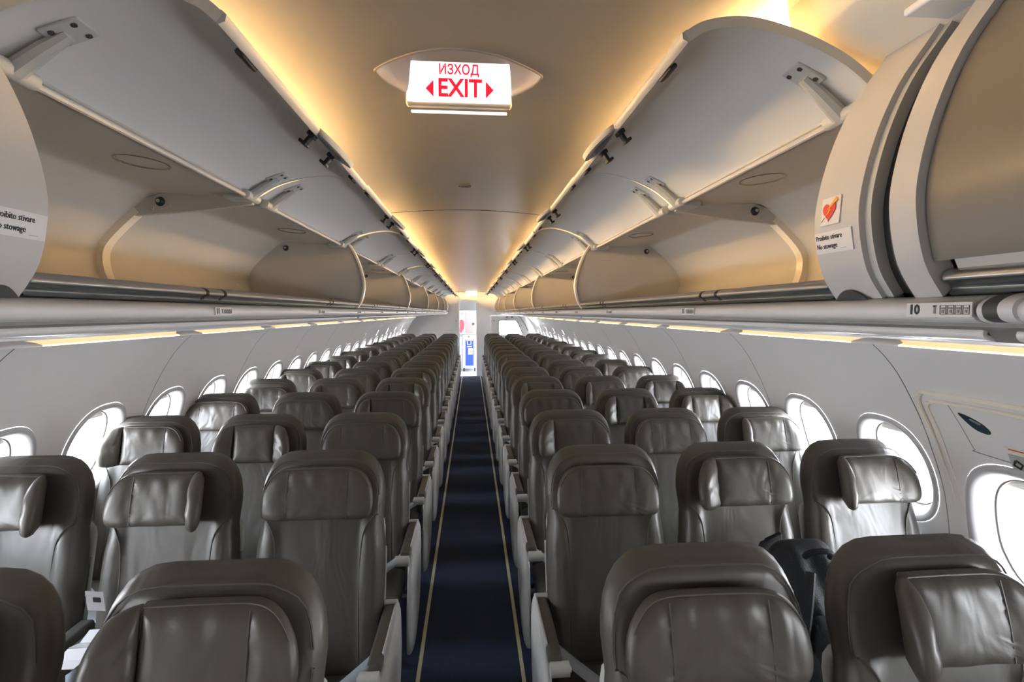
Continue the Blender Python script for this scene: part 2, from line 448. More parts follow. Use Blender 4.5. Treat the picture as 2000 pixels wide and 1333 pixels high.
# outer fuselage lining above the bins, closes the section
up = MB()
sec = spline([(1.50, 1.54), (1.46, 1.75), (1.38, 2.0), (1.15, 2.25), (0.8, 2.42), (0.4, 2.48), (0, 2.50)], 6)
for s in (1, -1): up.add(*sheet(sec, Y0, 15.7, s))
mk('trim_1', up.v, up.f, 'bulk')['kind'] = 'structure'
# outer skin behind the sidewalls with openings left at the windows (upper and lower bands only)
sk = MB()
for s in (1, -1):
    sk.add(*sheet([(1.60, -0.05), (1.78, 0.2), (1.87, 0.55), (1.90, 0.76)], Y0, 15.7, s))
    sk.add(*sheet([(1.85, 1.33), (1.75, 1.45), (1.60, 1.60), (1.50, 1.70)], Y0, 15.7, s))
mk('trim_2', sk.v, sk.f, 'bulk')['kind'] = 'structure'

# --- ceiling
ce = empty('ceiling', kind='structure')
def cz(x):
    a = abs(x+0.02)
    return 2.257 - 0.13*a*a if a < 0.42 else 2.2341 - 0.13*(a-0.42) + 1.1*(a-0.42)**2
CX = [-0.78 + 1.56*i/40 for i in range(41)]
EYE = [( -0.228, 1.268), (-0.219, 1.305), (-0.20, 1.345), (-0.165, 1.385), (-0.115, 1.413), (-0.03, 1.428), (0.06, 1.415), (0.11, 1.388), (0.145, 1.348), (0.166, 1.31), (0.176, 1.272), (0.168, 1.252), (0.125, 1.215), (0.06, 1.175), (-0.03, 1.155), (-0.115, 1.172), (-0.18, 1.212), (-0.219, 1.248)]
EYE = EYE[::-1]
def closed_spline(pts, n):
    k = len(pts); out = []
    for i in range(k):
        p0, p1, p2, p3 = [Vector(pts[(i+j-1) % k]) for j in range(4)]
        for q in range(n):
            t = q/n; out.append(tuple(0.5*((2*p1) + (p2-p0)*t + (2*p0-5*p1+4*p2-p3)*t*t + (3*p1-p0-3*p2+p3)*t**3)))
    return out
EYE = closed_spline(EYE, 3)
k = -4
while True:
    ya = 1.83 + 1.085*k; yb = ya + 1.085; k += 1
    if ya < Y0: ya = Y0
    if ya > 13.4: break
    if yb > 13.5: yb = 13.68
    g = 0.004
    ya_, yb_ = ya+(g if abs(ya-0.745) > .01 else 0), yb-(g if abs(yb-0.745) > .01 else 0)
    if ya < 1.3 < yb:
        V = []; F = []
        left = [x for x in CX if x < -0.40] + [-0.40]; right = [0.36] + [x for x in CX if x > 0.36]
        for row in (left, right):
            n = len(row); nn = len(V)
            V += [(x, ya_, cz(x)) for x in row] + [(x, yb_, cz(x)) for x in row]
            F += [(nn+i, nn+i+1, nn+n+i+1, nn+n+i) for i in range(n-1)]
        mid = [-0.40 + 0.76*i/16 for i in range(17)]
        for q0, q1 in ((ya_, 0.98),):
            n = len(mid); nn = len(V)
            V += [(x, q0, cz(x)) for x in mid] + [(x, q1, cz(x)) for x in mid]
            F += [(nn+i, nn+i+1, nn+n+i+1, nn+n+i) for i in range(n-1)]
        v, f = hole_cell(lambda u, v: (u, v, cz(u)), (-0.40, 0.36, 0.98, yb_), EYE)
        nn = len(V); V += v; F += [tuple(a+nn for a in q) for q in f]
        mk('ceiling_panel', V, F, 'ceil', ce, fix=False)
        # scooped recess that holds the sign
        V = []; F = []; n = len(EYE)
        cxe, cye = -0.026, 1.29
        for r, dz in ((1.0, 0.0), (0.985, -0.004), (0.96, 0.002), (0.945, 0.02), (0.93, 0.06), (0.91, 0.11), (0.85, 0.135)):
            for x, y in EYE: V.append((cxe+(x-cxe)*r, cye+(y-cye)*r, cz(x)+dz))
        for a in range(6):
            for i in range(n): F.append((a*n+i, a*n+(i+1) % n, (a+1)*n+(i+1) % n, (a+1)*n+i))
        F.append(tuple(range(6*n, 7*n)))
        mk('sign_recess', V, F, 'ceil', ce)
    else:
        n = len(CX)
        V = [(x, ya_, cz(x)) for x in CX] + [(x, yb_, cz(x)) for x in CX]
        mk('ceiling_panel', V, [(i, i+1, n+i+1, n+i) for i in range(n-1)], 'ceil', ce, fix=False)
    # pale joint strip in the gap
    n = len(CX)
    V = [(x, yb-0.006, cz(x)-0.0012) for x in CX] + [(x, yb+0.006, cz(x)-0.0012) for x in CX]
    if abs(yb-0.745) > .01: mk('joint_strip', V, [(i, i+1, n+i+1, n+i) for i in range(n-1)], 'seam' if 2.8 < yb < 3 else 'edge', ce, fix=False)
    # warm cove tube on each side; the tubes of the second bay are unlit
    for s in (-1, 1):
        dark = abs(ya-1.83) < 0.01 or yb < 0.8
        b = MB(); b.prism([(s*0.760, 2.205), (s*0.745, 2.213), (s*0.745, 2.285), (s*0.760, 2.290)], (ya+0.02 if not 0.5 < ya < 1 else 1.02), (yb-0.02 if yb < 13.6 else 13.1))
        b.build('cove_light', 'edge' if dark else 'cove', ce, smooth=False)
        b = MB(); b.box(s*0.776-0.001, s*0.776+0.001, ya, yb, 2.15, 2.32); b.build('cove_back', 'white', ce, smooth=False)
# small slot fitting on the unlit panel
b = MB(); b.rbox(-0.055, 0.0, 2.349, 2.369, 2.249, 2.256, 0.003); o = b.build('sensor_slot', 'gink', ce)
b = MB(); b.box(-0.045, -0.01, 2.355, 2.362, 2.2475, 2.2495); b.build('sensor_gap', 'black', ce)

# --- rear bulkheads
wb = empty('wall_back', kind='structure')
def arch(x0, x1, z0, z1, r, which):
    pass
b = MB(); b.box(-1.75, -0.315, 13.70, 13.74, 0, 2.45); b.build('bulkhead_panel', 'bulk', wb, smooth=False)
b = MB(); b.box(-0.36, -0.315, 13.68, 13.70, 0, 2.02); b.build('door_post', 'bulkw', wb, smooth=False)
b = MB(); b.box(0.125, 0.50, 13.70, 13.76, 0, 2.45); b.build('white_partition', 'bulkw', wb, smooth=False)
b = MB(); b.box(-0.315, 0.125, 13.70, 13.74, 1.985, 2.45); b.build('header_panel', 'bulkw', wb, smooth=False)
b = MB(); b.box(0.50, 1.75, 13.72, 13.75, 1.62, 2.45); b.build('upper_panel', 'bulkw', wb, smooth=False)
# right bulkhead with a big window: outline with rounded upper left corner
ol = spline([(0.52, 0.0), (0.51, 0.8), (0.51, 1.40), (0.53, 1.53), (0.60, 1.60), (0.72, 1.62), (1.2, 1.62), (1.42, 1.62)], 4)
b = MB(); b.box(0.495, 0.66, 13.772, 13.785, 0.0, 1.62); b.build('bulkhead_edge', 'bulk', wb, smooth=False)
hw = [(0.745, 1.13), (0.74, 1.40), (0.78, 1.47), (1.14, 1.47), (1.22, 1.43), (1.345, 1.16), (1.33, 1.08), (0.80, 1.075)]
hw = closed_spline(hw, 4)
v, f = hole_cell(lambda u, v: (u, 13.77, v), (0.51, 1.80, 0.9, 1.62), hw)
b = MB(); b.add(v, f); b.box(0.51, 1.80, 13.77, 13.78, 0.0, 0.9); b.build('window_bulkhead', 'bulk', wb, smooth=False)
V = []; F = []; n = len(hw)
cx0, cz0 = 1.04, 1.27
for r, dy in ((1.06, -0.003), (1.05, -0.012), (1.0, -0.012), (0.98, 0.0), (0.97, 0.03)):
    for x, z in hw: V.append((cx0+(x-cx0)*r, 13.77+dy, cz0+(z-cz0)*r))
for a in range(4):
    for i in range(n): F.append((a*n+i, a*n+(i+1) % n, (a+1)*n+(i+1) % n, (a+1)*n+i))
mk('bulkhead_window_frame', V, F, 'gink', wb)
for x in (0.955, 1.09):
    b = MB(); b.rbox(x-0.025, x+0.025, 13.755, 13.77, 1.545, 1.59, 0.006); b.build('latch_plate', 'gink', wb)
b = MB(); b.tube([(0.60, 13.75, 1.47), (0.60, 13.77, 1.47)], 0.014, 10); b.build('panel_button', 'screw', wb)
b = MB(); b.tube([(-0.40, 13.68, 1.47), (-0.40, 13.70, 1.47)], 0.012, 10); b.build('panel_button', 'screw', wb)
# sloped edge trim of the right-hand bulkhead
b = MB(); b.tube([(1.20, 13.60, 1.62), (1.30, 13.60, 1.56), (1.42, 13.60, 1.38), (1.50, 13.60, 1.20)], 0.012, 6); b.build('edge_trim', 'gink', wb)
# galley box
g = MB(); g.box(-0.85, 0.55, 15.30, 15.34, 0, 2.3); g.box(-0.85, -0.81, 13.74, 15.3, 0, 2.3); g.box(-1.7, 1.7, 13.76, 15.4, 2.28, 2.32); g.box(1.70, 1.74, 14.55, 15.4, 0, 2.3); g.box(1.70, 1.74, 13.76, 14.6, 1.95, 2.3); g.box(0.55, 0.80, 15.30, 15.34, 0, 2.3)
o = g.build('wall_galley', 'bulkw', smooth=False); o['kind'] = 'structure'
# bulkhead behind the photographer
o = MB().box(-1.8, 1.8, Y0-0.04, Y0, 0, 2.5).build('wall_front', 'bulk', smooth=False); o['kind'] = 'structure'

# --- galley contents seen through the doorway
t = empty('galley_stowage', (-0.1, 14.75, 1.03), 'galley wall unit with dark header panel and round-latched door above the blue cart', 'cabinet')
def loc(o, r):
    o.location = Vector(o.location) - Vector(r.location); return o
def pbox(name, m, root, *a, r=0.0, angle=30):
    b = MB()
    if r > 0: b.rbox(*a, r)
    else: b.box(*a)
    o = b.build(name, m, root, smooth=r > 0); o.location = -Vector(root.location); return o
pbox('body', 'cartw', t, -0.36, 0.16, 14.80, 15.25, 1.06, 2.05)
pbox('header_panel', 'dgrey', t, -0.345, 0.135, 14.76, 14.80, 1.755, 2.03)
pbox('side_panel', 'poster', t, -0.345, -0.175, 14.77, 14.80, 1.07, 1.745)
dd = pbox('door', 'pink', t, -0.165, 0.135, 14.77, 14.80, 1.10, 1.72, r=0.008)
b = MB(); b.tube([(0.05, 14.745, 1.36), (0.05, 14.77, 1.36)], 0.035, 16); o = b.build('latch', 'black', dd)
b = MB(); b.rbox(-0.05, 0.10, 14.762, 14.772, 1.62, 1.69, 0.004); b.build('vent_plate', 'gink', dd)
V = [(-0.345, 14.766, 1.12), (-0.30, 14.766, 1.10), (-0.23, 14.766, 1.20), (-0.20, 14.766, 1.33), (-0.22, 14.766, 1.44), (-0.28, 14.766, 1.50), (-0.345, 14.766, 1.46)]
b = MB(); b.prism([(v[0], v[2]) for v in V], 14.764, 14.77); o = b.build('red_graphic', 'pred', t, smooth=False); o.location = -Vector(t.location); o['label'] = 'large red printed shape'
b = MB(); b.tube([(-0.30, 14.764, 1.66), (-0.27, 14.764, 1.70), (-0.23, 14.764, 1.65), (-0.26, 14.764, 1.60), (-0.30, 14.764, 1.66)], 0.010, 6); o = b.build('swirl_graphic', 'hred', t); o.location = -Vector(t.location)

t = empty('galley_cart', (-0.08, 14.72, 0), 'white framed galley trolley with tall blue front panel standing in the rear doorway', 'trolley')
pbox('body', 'cartw', t, -0.255, 0.125, 14.66, 15.2, 0.10, 1.03, r=0.012)
pbox('front_panel', 'blue', t, -0.175, 0.055, 14.648, 14.662, 0.17, 0.92)
pbox('side_guard', 'lblue', t, -0.335, -0.27, 14.66, 14.95, 0.48, 1.01)
pbox('lower_guard', 'poster', t, -0.315, -0.265, 14.67, 14.95, 0.08, 0.47)
pbox('top_tray', 'cartw', t, -0.265, 0.135, 14.64, 15.2, 1.03, 1.05)
pbox('document_holder', 'paper', t, -0.10, 0.03, 14.640, 14.650, 0.49, 0.67)
pbox('document_print', 'orange', t, -0.05, 0.01, 14.636, 14.641, 0.55, 0.62)
h = MB(); h.tube([(-0.12, 14.645, 0.87), (-0.12, 14.635, 0.78), (-0.02, 14.635, 0.78), (-0.02, 14.645, 0.87)], 0.012, 6); o = h.build('handle', 'cartw', t); o.location = -Vector(t.location)
pbox('print_bar', 'paper', t, -0.13, 0.0, 14.642, 14.649, 0.70, 0.735)
pbox('print_bar', 'paper', t, -0.15, 0.03, 14.642, 14.649, 0.89, 0.915)
pbox('brake_pedal', 'pred', t, -0.10, -0.06, 14.62, 14.65, 0.98, 1.02, r=0.005)
for x in (-0.22, 0.09):
    for y in (14.70, 15.14):
        b = MB(); b.tube([(x-0.015, y, 0.045), (x+0.015, y, 0.045)], 0.045, 14); b.box(x-0.02, x+0.02, y-0.02, y+0.02, 0.05, 0.10)
        o = b.build('castor', 'black', t); o.location = -Vector(t.location)
t = empty('exit_sign_box', (-0.06, 13.3, 2.15), 'small white lit exit sign box at the far end of the ceiling', 'sign')
b = MB(); b.rbox(-0.14, 0.14, 13.28, 13.33, 2.13, 2.24, 0.008); o = b.build('housing', 'signlit', t); o.location = -Vector(t.location)

# ================================================================== OVERHEAD BINS
ARC = spline([(0.760, 2.175), (0.74, 2.144), (0.71, 2.10), (0.665, 2.033), (0.631, 1.954), (0.611, 1.874), (0.609, 1.817), (0.624, 1.75), (0.654, 1.702)], 4)
HX, HZ = 0.715, 2.080
DARC = spline([(0.712, 2.098), (0.665, 2.033), (0.631, 1.954), (0.611, 1.874), (0.609, 1.817), (0.620, 1.765), (0.640, 1.732)], 5)
INNER = spline([(0.73, 2.062), (0.90, 2.072), (1.03, 2.080), (1.08, 2.062), (1.16, 1.995), (1.225, 1.925), (1.245, 1.87), (1.235, 1.80), (1.20, 1.745), (1.14, 1.725), (0.9, 1.72), (0.66, 1.718)], 4)
OPEN = {1: math.radians(91.5), -1: math.radians(84.5)}

def rot_profile(prof, ang):
    out = []
    c, s_ = math.cos(ang), math.sin(ang)
    for x, z in prof:     # rotate clockwise seen so that the bottom swings inwards and up
        dx, dz = x-HX, z-HZ
        out.append((HX + dx*c + dz*s_, HZ - dx*s_ + dz*c))
    return out
def clear_plate(b, pts): return b

def make_door(s, y0, y1, ang, root, off):
    prof = rot_profile(DARC, ang)
    poly = strip(prof, 0.014)
    b = MB(); b.prism([(s*x, z) for x, z in poly], y0, y1)
    d = b.build('door', 'door', root, angle=35); d.location = off
    # thick rolled rim along the free edge
    lip = prof[-1]; lip2 = prof[-3]
    tx, tz = lip[0]-lip2[0], lip[1]-lip2[1]; l = math.hypot(tx, tz); tx /= l; tz /= l
    nx, nz = -tz, tx
    b = MB(); b.prism([(s*(lip[0]+nx*a+tx*c), lip[1]+nz*a+tz*c) for a, c in ((-0.003, -0.006), (-0.003, 0.004), (0.006, 0.009), (0.016, 0.004), (0.016, -0.006))], y0, y1)
    b.build('rim', 'white', d, angle=60)
    # side rims
    for ya, yb in ((y0-0.001, y0+0.005), (y1-0.005, y1+0.001)):
        pr = strip(offset(prof, -0.002), 0.018)
        b = MB(); b.prism([(s*x, z) for x, z in pr], ya+0.0005, yb-0.0005); b.build('side_rim', 'dooro' , d, angle=35)
    # latch hooks and handle by the free edge
    ym = (y0+y1)/2 + 0.06
    i3 = (prof[-3][0]+nx*0.014, prof[-3][1]+nz*0.014)
    for dy in (-0.07, 0.10):
        T = lambda a, bb, c: (s*(i3[0]+tx*a+nx*c), ym+dy+bb, i3[1]+tz*a+nz*c)
        b = MB(); b.rbox(-0.012, 0.010, -0.012, 0.012, 0.0, 0.012, 0.003, T=T); b.rbox(-0.006, 0.004, -0.008, 0.008, 0.010, 0.034, 0.002, T=T); b.rbox(-0.014, 0.006, -0.014, 0.014, 0.030, 0.038, 0.002, T=T)
        b.build('latch_hook', 'black', d)
    T = lambda a, bb, c: (s*(lip[0]+tx*a+nx*c), ym+0.02+bb, lip[1]+tz*a+nz*c)
    V = []; F = []; n = 32
    for r, hgt in ((0.98, 0.000), (1.0, 0.006), (0.97, 0.013), (0.80, 0.016), (0.66, 0.015), (0.60, 0.004), (0.0, 0.002)):
        for u, v in sup(0.046*r, 0.125*r, 0, 0, n, 2.0): V.append(T(0.012+u, v, hgt-0.004))
    for a in range(6):
        for i in range(n): F.append((a*n+i, a*n+(i+1) % n, (a+1)*n+(i+1) % n, (a+1)*n+i))
    F.append(tuple(range(n))[::-1])
    hd = mk('handle', V, F, 'hinge', d, angle=50)
    # finger recess on the underside of the part that stands past the edge
    V = [T(0.030+u, v+0.03, -0.0052) for u, v in sup(0.017, 0.055, 0, 0, 20, 2.0)] + [T(0.030+u, v+0.03, -0.0030) for u, v in sup(0.019, 0.060, 0, 0, 20, 2.0)]
    mk('finger_recess', V, [tuple(range(20)), tuple(range(20, 40))] + [(i, (i+1) % 20, 20+(i+1) % 20, 20+i) for i in range(20)], 'gink', hd, smooth=False)
    for ya in (y0+0.12, y1-0.12):
        T = lambda a, bb, c: (s*(i3[0]+tx*a+nx*c), ya+bb, i3[1]+tz*a+nz*c)
        b = MB(); b.rbox(-0.004, 0.014, -0.028, 0.028, 0.0, 0.010, 0.004, T=T); b.build('clip', 'black', d)
    # hinge plates on the inner face
    hp = prof[6]; h0 = prof[1]
    ux, uz = prof[8][0]-prof[4][0], prof[8][1]-prof[4][1]; l = math.hypot(ux, uz); ux /= l; uz /= l
    mx, mz = -uz, ux     # inner side
    nx0, nz0 = mx, mz
    for ya in (y0+0.075, y1-0.075):
        base = (prof[7][0]+nx0*0.013, prof[7][1]+nz0*0.013)
        T = lambda a, bb, c: (s*(base[0]+ux*a+mx*c), ya+bb, base[1]+uz*a+mz*c)
        if T(0, 0, 1)[2] > T(0, 0, 0)[2]: T = lambda a, bb, c: (s*(base[0]+ux*a-mx*c), ya+bb, base[1]+uz*a-mz*c)
        b = MB(); b.rbox(-0.034, 0.030, -0.026, 0.026, 0.0, 0.007, 0.003, T=T)
        p0 = T(-0.005, 0, 0.008)
        b.tube([p0, T(-0.045, 0, 0.016), (s*(HX-0.004), ya, HZ-0.022)], [0.010, 0.013, 0.016], 8)
        hg = b.build('hinge_bracket', 'hinge', d)
        if y0 < 3.5:
            for a, bb in ((-0.020, -0.016), (-0.020, 0.016), (0.016, -0.016), (0.016, 0.016)):
                b = MB(); b.tube([T(a, bb, 0.004), T(a, bb, 0.009)], 0.0048, 8); b.build('screw', 'screw', d)
    return d

def make_bin(s, y0, y1, label, first=False, seed=0):
    cyy = (y0+y1)/2
    root = empty('overhead_bin', (s*0.95, cyy, 1.72), label, 'overhead bin', 'open overhead bins along the %s side' % ('right' if s > 0 else 'left'))
    off = -Vector(root.location)
    def put(o): o.location = off; return o
    rnd = random.Random(seed)
    # box interior: ceiling, back, floor
    b = MB(); b.prism([(s*x, z) for x, z in strip(INNER, 0.012)], y0+0.004, y1-0.004); put(b.build('bin_shell', 'bin', root, angle=35))
    # gap strip between hinge line and ceiling cove
    b = MB(); b.prism([(s*x, z) for x, z in strip([(0.73, 2.064), (0.745, 2.10), (0.785, 2.18), (0.80, 2.26)], 0.01)], y0, y1); put(b.build('top_panel', 'bin', root))
    # full divider at the far end
    dpoly = [(s*x, z) for x, z in ARC[4:]] + [(s*x, z) for x, z in ((1.14, 1.705), (1.25, 1.78), (1.26, 1.88), (1.18, 2.02), (1.05, 2.10), (0.80, 2.10))]
    b = MB(); b.prism(dpoly, y1-0.022, y1+0.0); put(b.build('divider_panel', 'bin', root, angle=30))
    b = MB()
    edge = [(x-0.002, z) for x, z in ARC[5:]]
    b.prism([(s*x, z) for x, z in strip(edge, 0.010)], y1-0.036, y1-0.001); put(b.build('divider_rim', 'edge', root, angle=50))
    # middle rib: hoop on the back wall and triangular gusset under the top
    ym = cyy if not first else 1.83
    rib = [p for p in INNER if p[0] > 1.10 and p[1] > 1.73]
    b = MB(); b.prism([(s*x, z) for x, z in strip(rib, -0.022)], ym-0.012, ym+0.025); put(b.build('rib', 'edge', root, angle=40))
    b = MB(); b.prism([(s*x, z) for x, z in ((0.735, 2.066), (0.74, 2.048), (0.90, 2.026), (1.14, 2.002), (1.165, 1.990), (1.16, 2.005), (1.08, 2.062), (1.03, 2.08))], ym-0.010, ym+0.010); put(b.build('gusset', 'bin', root, smooth=False))
    # rubber stop and two screws on gusset, stop on the divider
    for yy, xx, zz in ((ym-0.010, 1.035, 2.052), (y1-0.022, 1.04, 2.045)):
        b = MB(); b.tube([(s*xx, yy-0.012, zz), (s*xx, yy, zz)], [0.010, 0.016], 14); st = put(b.build('rubber_stop', 'black', root))
        b = MB(); b.tube([(s*xx, yy-0.016, zz), (s*xx, yy-0.011, zz)], 0.006, 10); b.build('core', 'hinge', st)
    for xx, zz in ((1.008, 2.040), (1.062, 2.030)):
        b = MB(); b.tube([(s*xx, ym-0.013, zz), (s*xx, ym-0.010, zz)], 0.007, 10); put(b.build('screw', 'hinge', root))
    # hinge rod with its pale cover, along the hinge line
    for ya, yb in ((y0+0.12, ym-0.12), (ym+0.12, y1-0.12)):
        b = MB(); b.tube([(s*(HX+0.004), ya, HZ-0.024), (s*(HX+0.004), yb, HZ-0.024)], 0.0065, 8); put(b.build('hinge_rod', 'white', root))
    for yj in (y0+0.075, ym-0.075, ym+0.075, y1-0.075):
        b = MB(); b.tube([(s*HX, yj-0.045, HZ-0.022), (s*HX, yj+0.045, HZ-0.022)], 0.015, 10)
        b.rbox(min(s*HX, s*(HX+0.075)), max(s*HX, s*(HX+0.075)), yj-0.030, yj+0.030, HZ-0.034, HZ-0.012, 0.006)
        put(b.build('hinge_barrel', 'hinge', root))
    # oval dished mirrors in the bin ceiling
    for yj in ((y0+ym)/2+0.10, (ym+y1)/2+0.10):
        V = []; F = []; n = 28; xc = 0.845
        for r, dz in ((1.0, -0.002), (0.97, -0.008), (0.88, -0.006), (0.6, 0.004), (0.3, 0.009)):
            for u, v in sup(0.062*r, 0.068*r, xc, yj, n, 2.0): V.append((s*u, v, 2.068+(u-0.73)*0.055+dz))
        V.append((s*xc, yj, 2.082))
        for a in range(4):
            for i in range(n): F.append((a*n+i, a*n+(i+1) % n, (a+1)*n+(i+1) % n, (a+1)*n+i))
        F += [(4*n+i, 4*n+(i+1) % n, 5*n) for i in range(n)]
        put(mk('dish_mirror', V, F, 'mirror', root))
    # little placards
    for yj, dx in ((y1-0.35, 0.93),):
        T = basis((s*dx, yj, 2.066), (s*0.3, -1, 0), (-s, 0, 0))
    text('placard_text', '- - - - -', 'gink', 0.020, basis((s*0.80, y1-0.023, 1.99), (1, 0, 0), (0, 0, 1)), root).location += off
    # the doors, raised
    for i, (ya, yb) in enumerate(((y0+0.006, ym-0.006), (ym+0.006, y1-0.006))):
        make_door(s, ya, yb, OPEN[s] + math.radians(rnd.uniform(-0.8, 0.8)), root, off)
    return root

BYN = {1: 0.875, -1: 0.800}
BY = [0.875, 3.02, 5.22, 7.42, 9.62, 11.82, 13.3]
ordn = ['nearest', 'second', 'third', 'fourth', 'fifth', 'farthest']
for s, side in ((-1, 'left'), (1, 'right')):
    for i in range(6):
        extra = {0: 'with its rib and rubber stop in full view', 1: 'behind the first full divider', 2: 'beyond two dividers', 3: 'beyond three dividers', 4: 'next to the last one', 5: 'ending at the rear bulkhead'}[i]
        make_bin(s, BY[i] if i else BYN[s], BY[i+1], '%s open overhead bin on the %s, %s' % (ordn[i], side, extra), first=(i == 0), seed=i*2+s)
    # rounded end cap against the rear bulkhead
    b = MB(); b.prism([(s*x, z) for x, z in [(x-0.0, z) for x, z in ARC] + [(1.3, 1.70), (1.35, 2.2)]], 13.30, 13.62)
    o = b.build('trim_%d' % (3 if s < 0 else 4), 'white', angle=30); o['kind'] = 'structure'

# near closed units with warning stickers
for s, side in ((-1, 'left'), (1, 'right')):
    root = empty('narrow_bin_panel', (s*0.7, 0.81, 1.72), ('white closed panel with a no-stowage sticker at the left edge' if s < 0 else 'white closed panel with a red heart sticker and no-stowage sticker'), 'panel')
    dsh = 0.875 - BYN[s]
    root.location.y -= dsh; off = -Vector(root.location) - Vector((0, dsh, 0))
    prof = [(x-0.004, z) for x, z in ARC]
    b = MB(); b.prism([(s*x, z) for x, z in strip(prof, 0.03)], 0.765, 0.868); o = b.build('face', 'white', root, angle=35); o.location = off
    b = MB(); b.prism([(s*x, z) for x, z in strip([(x+0.010, z) for x, z in prof], 0.03)], 0.752, 0.767); o = b.build('side_rim', 'hinge', root, angle=35); o.location = off
    b = MB(); b.prism([(s*x, z) for x, z in strip([(x+0.03, z) for x, z in prof], 0.03)], 0.70, 0.755); o = b.build('rubber_seal', 'black', root, angle=35); o.location = off
    b = MB(); b.prism([(s*x, z) for x, z in strip([(x+0.022, z) for x, z in prof], 0.02)], 0.722, 0.732); o = b.build('seal_bead', 'screw', root, angle=35); o.location = off
    # side cheek that closes the first open bin
    dpoly = [(s*x, z) for x, z in ARC[1:]] + [(s*x, z) for x, z in ((1.14, 1.705), (1.25, 1.78), (1.26, 1.88), (1.18, 2.02), (1.05, 2.10), (0.80, 2.15))]
    b = MB(); b.prism(dpoly, 0.845, 0.866); o = b.build('cheek', 'bin', root, angle=30); o.location = off
    # finger notch at the foot
    V = []; n = 12
    for i in range(n+1):
        t = i/n; V.append((0.785+0.07*t, 1.702 + 0.016*math.sin(PI*t)))
    for i in range(n, -1, -1):
        t = i/n; V.append((0.785+0.07*t, 1.697))
    b = MB()
    nn = len(V)
    vv = [(s*(0.644 - (z-1.70)*0.5), y, z) for y, z in V] + [(s*(0.640 - (z-1.70)*0.5), y, z) for y, z in V]
    b.add(vv, [(i, (i+1) % nn, nn+(i+1) % nn, nn+i) for i in range(nn)] + [tuple(range(nn))[::-1], tuple(range(nn, 2*nn))])
    o = b.build('finger_notch', 'screw', root, smooth=False); o.location = off
    # stickers, fixed on the curved face
    def at(y, z):
        best = min(range(len(prof)-1), key=lambda i: abs((prof[i][1]+prof[i+1][1])/2 - z))
        a, c = prof[best], prof[best+1]; t = (z-a[1])/(c[1]-a[1]); return Vector((s*(a[0]+(c[0]-a[0])*t), y, z))
    def frame_at(y, z, lift=0.0012):
        p = at(y, z); up_ = (at(y, z+0.01)-at(y, z-0.01)).normalized()
        ax = Vector((0, -s, 0)); n_ = ax.cross(up_)
        if n_.x*s > 0: n_ = -n_
        return basis(p + n_*lift, ax, up_)
    def card(name, m, y, z, w_, h_, lift=0.0012, th=0.0008):
        T = frame_at(y, z, lift)
        b = MB(); b.box(-w_/2, w_/2, -h_/2, h_/2, -th, th, T=lambda a, bb, c: tuple(T @ Vector((a, bb, c)))); o = b.build(name, m, root, smooth=False); o.location = off; return o
    yt = 0.822
    card('sticker', 'paper', yt, 1.800, 0.086, 0.036)
    T = frame_at(yt, 1.808, 0.0026)
    for txt, z, sz in (('Proibito stivare', 1.8085, 0.0125), ('No stowage', 1.794, 0.0125)):
        T = frame_at(yt, z, 0.0026); T = T @ Matrix.Translation((-0.040, 0, 0))
        o = text('lettering', txt, 'ink', sz, T, root, sx=0.80, align='LEFT', bold=0.0); o.location += off
    T = frame_at(yt, 1.788, 0.0026) @ Matrix.Translation((0.022, 0, 0))
    o = text('lettering', '--------', 'gink', 0.006, T, root, sx=0.9); o.location += off
    if s > 0:
        card('heart_sticker', 'paper', 0.826, 1.851, 0.044, 0.046)
        T = frame_at(0.828, 1.851, 0.0030)
        pts = []
        for i in range(28):
            t = 2*PI*i/28; pts.append((0.0011*16*math.sin(t)**3*0.88, 0.00105*(13*math.cos(t)-5*math.cos(2*t)-2*math.cos(3*t)-math.cos(4*t))))
        V = [tuple(T @ Vector((x, y, z))) for z in (0, 0.0008) for x, y in pts]; n = 28
        o = mk('heart_mark', V, [tuple(range(n)), tuple(range(n, 2*n))] + [(i, (i+1) % n, n+(i+1) % n, n+i) for i in range(n)], 'hred', root, smooth=False); o.location = off
        bolt = [(0.016, 0.021), (0.006, 0.012), (-0.003, 0.003), (0.002, 0.002), (-0.006, -0.010), (0.006, 0.001), (0.001, 0.003), (0.011, 0.010), (0.020, 0.015)]
        n = len(bolt); V = [tuple(T @ Vector((x, y, z))) for z in (0.001, 0.0018) for x, y in bolt]
        o = mk('lightning_mark', V, [tuple(range(n)), tuple(range(n, 2*n))] + [(i, (i+1) % n, n+(i+1) % n, n+i) for i in range(n)], 'orange', root, smooth=False); o.location = off
        b = MB(); b.tube([T @ Vector((-0.009, -0.010, 0.001)), T @ Vector((-0.016, -0.017, 0.001))], 0.0006, 5); o = b.build('arrow_tail', 'gink', root); o.location = off
    # closed bin nearer than the panel
    root = empty('closed_overhead_bin', (s*0.7, -0.2, 1.72), 'closed overhead bin with beige curved door and white frame at the upper %s edge' % side, 'overhead bin')
    root.location.y -= dsh; off = -Vector(root.location) - Vector((0, dsh, 0))
    b = MB(); b.prism([(s*x, z) for x, z in strip([(x-0.010, z) for x, z in ARC], 0.035)], 0.655, 0.699); o = b.build('end_frame', 'white', root, angle=35); o.location = off
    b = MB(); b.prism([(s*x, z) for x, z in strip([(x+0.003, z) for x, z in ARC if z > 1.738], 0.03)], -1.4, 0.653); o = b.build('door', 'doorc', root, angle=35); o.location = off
    b = MB(); b.prism([(s*x, z) for x, z in [(x+0.02, z) for x, z in ARC] + [(1.25, 1.72), (1.25, 2.1), (0.85, 2.2)]], -1.4, 0.64); o = b.build('body', 'bin', root, angle=35); o.location = off
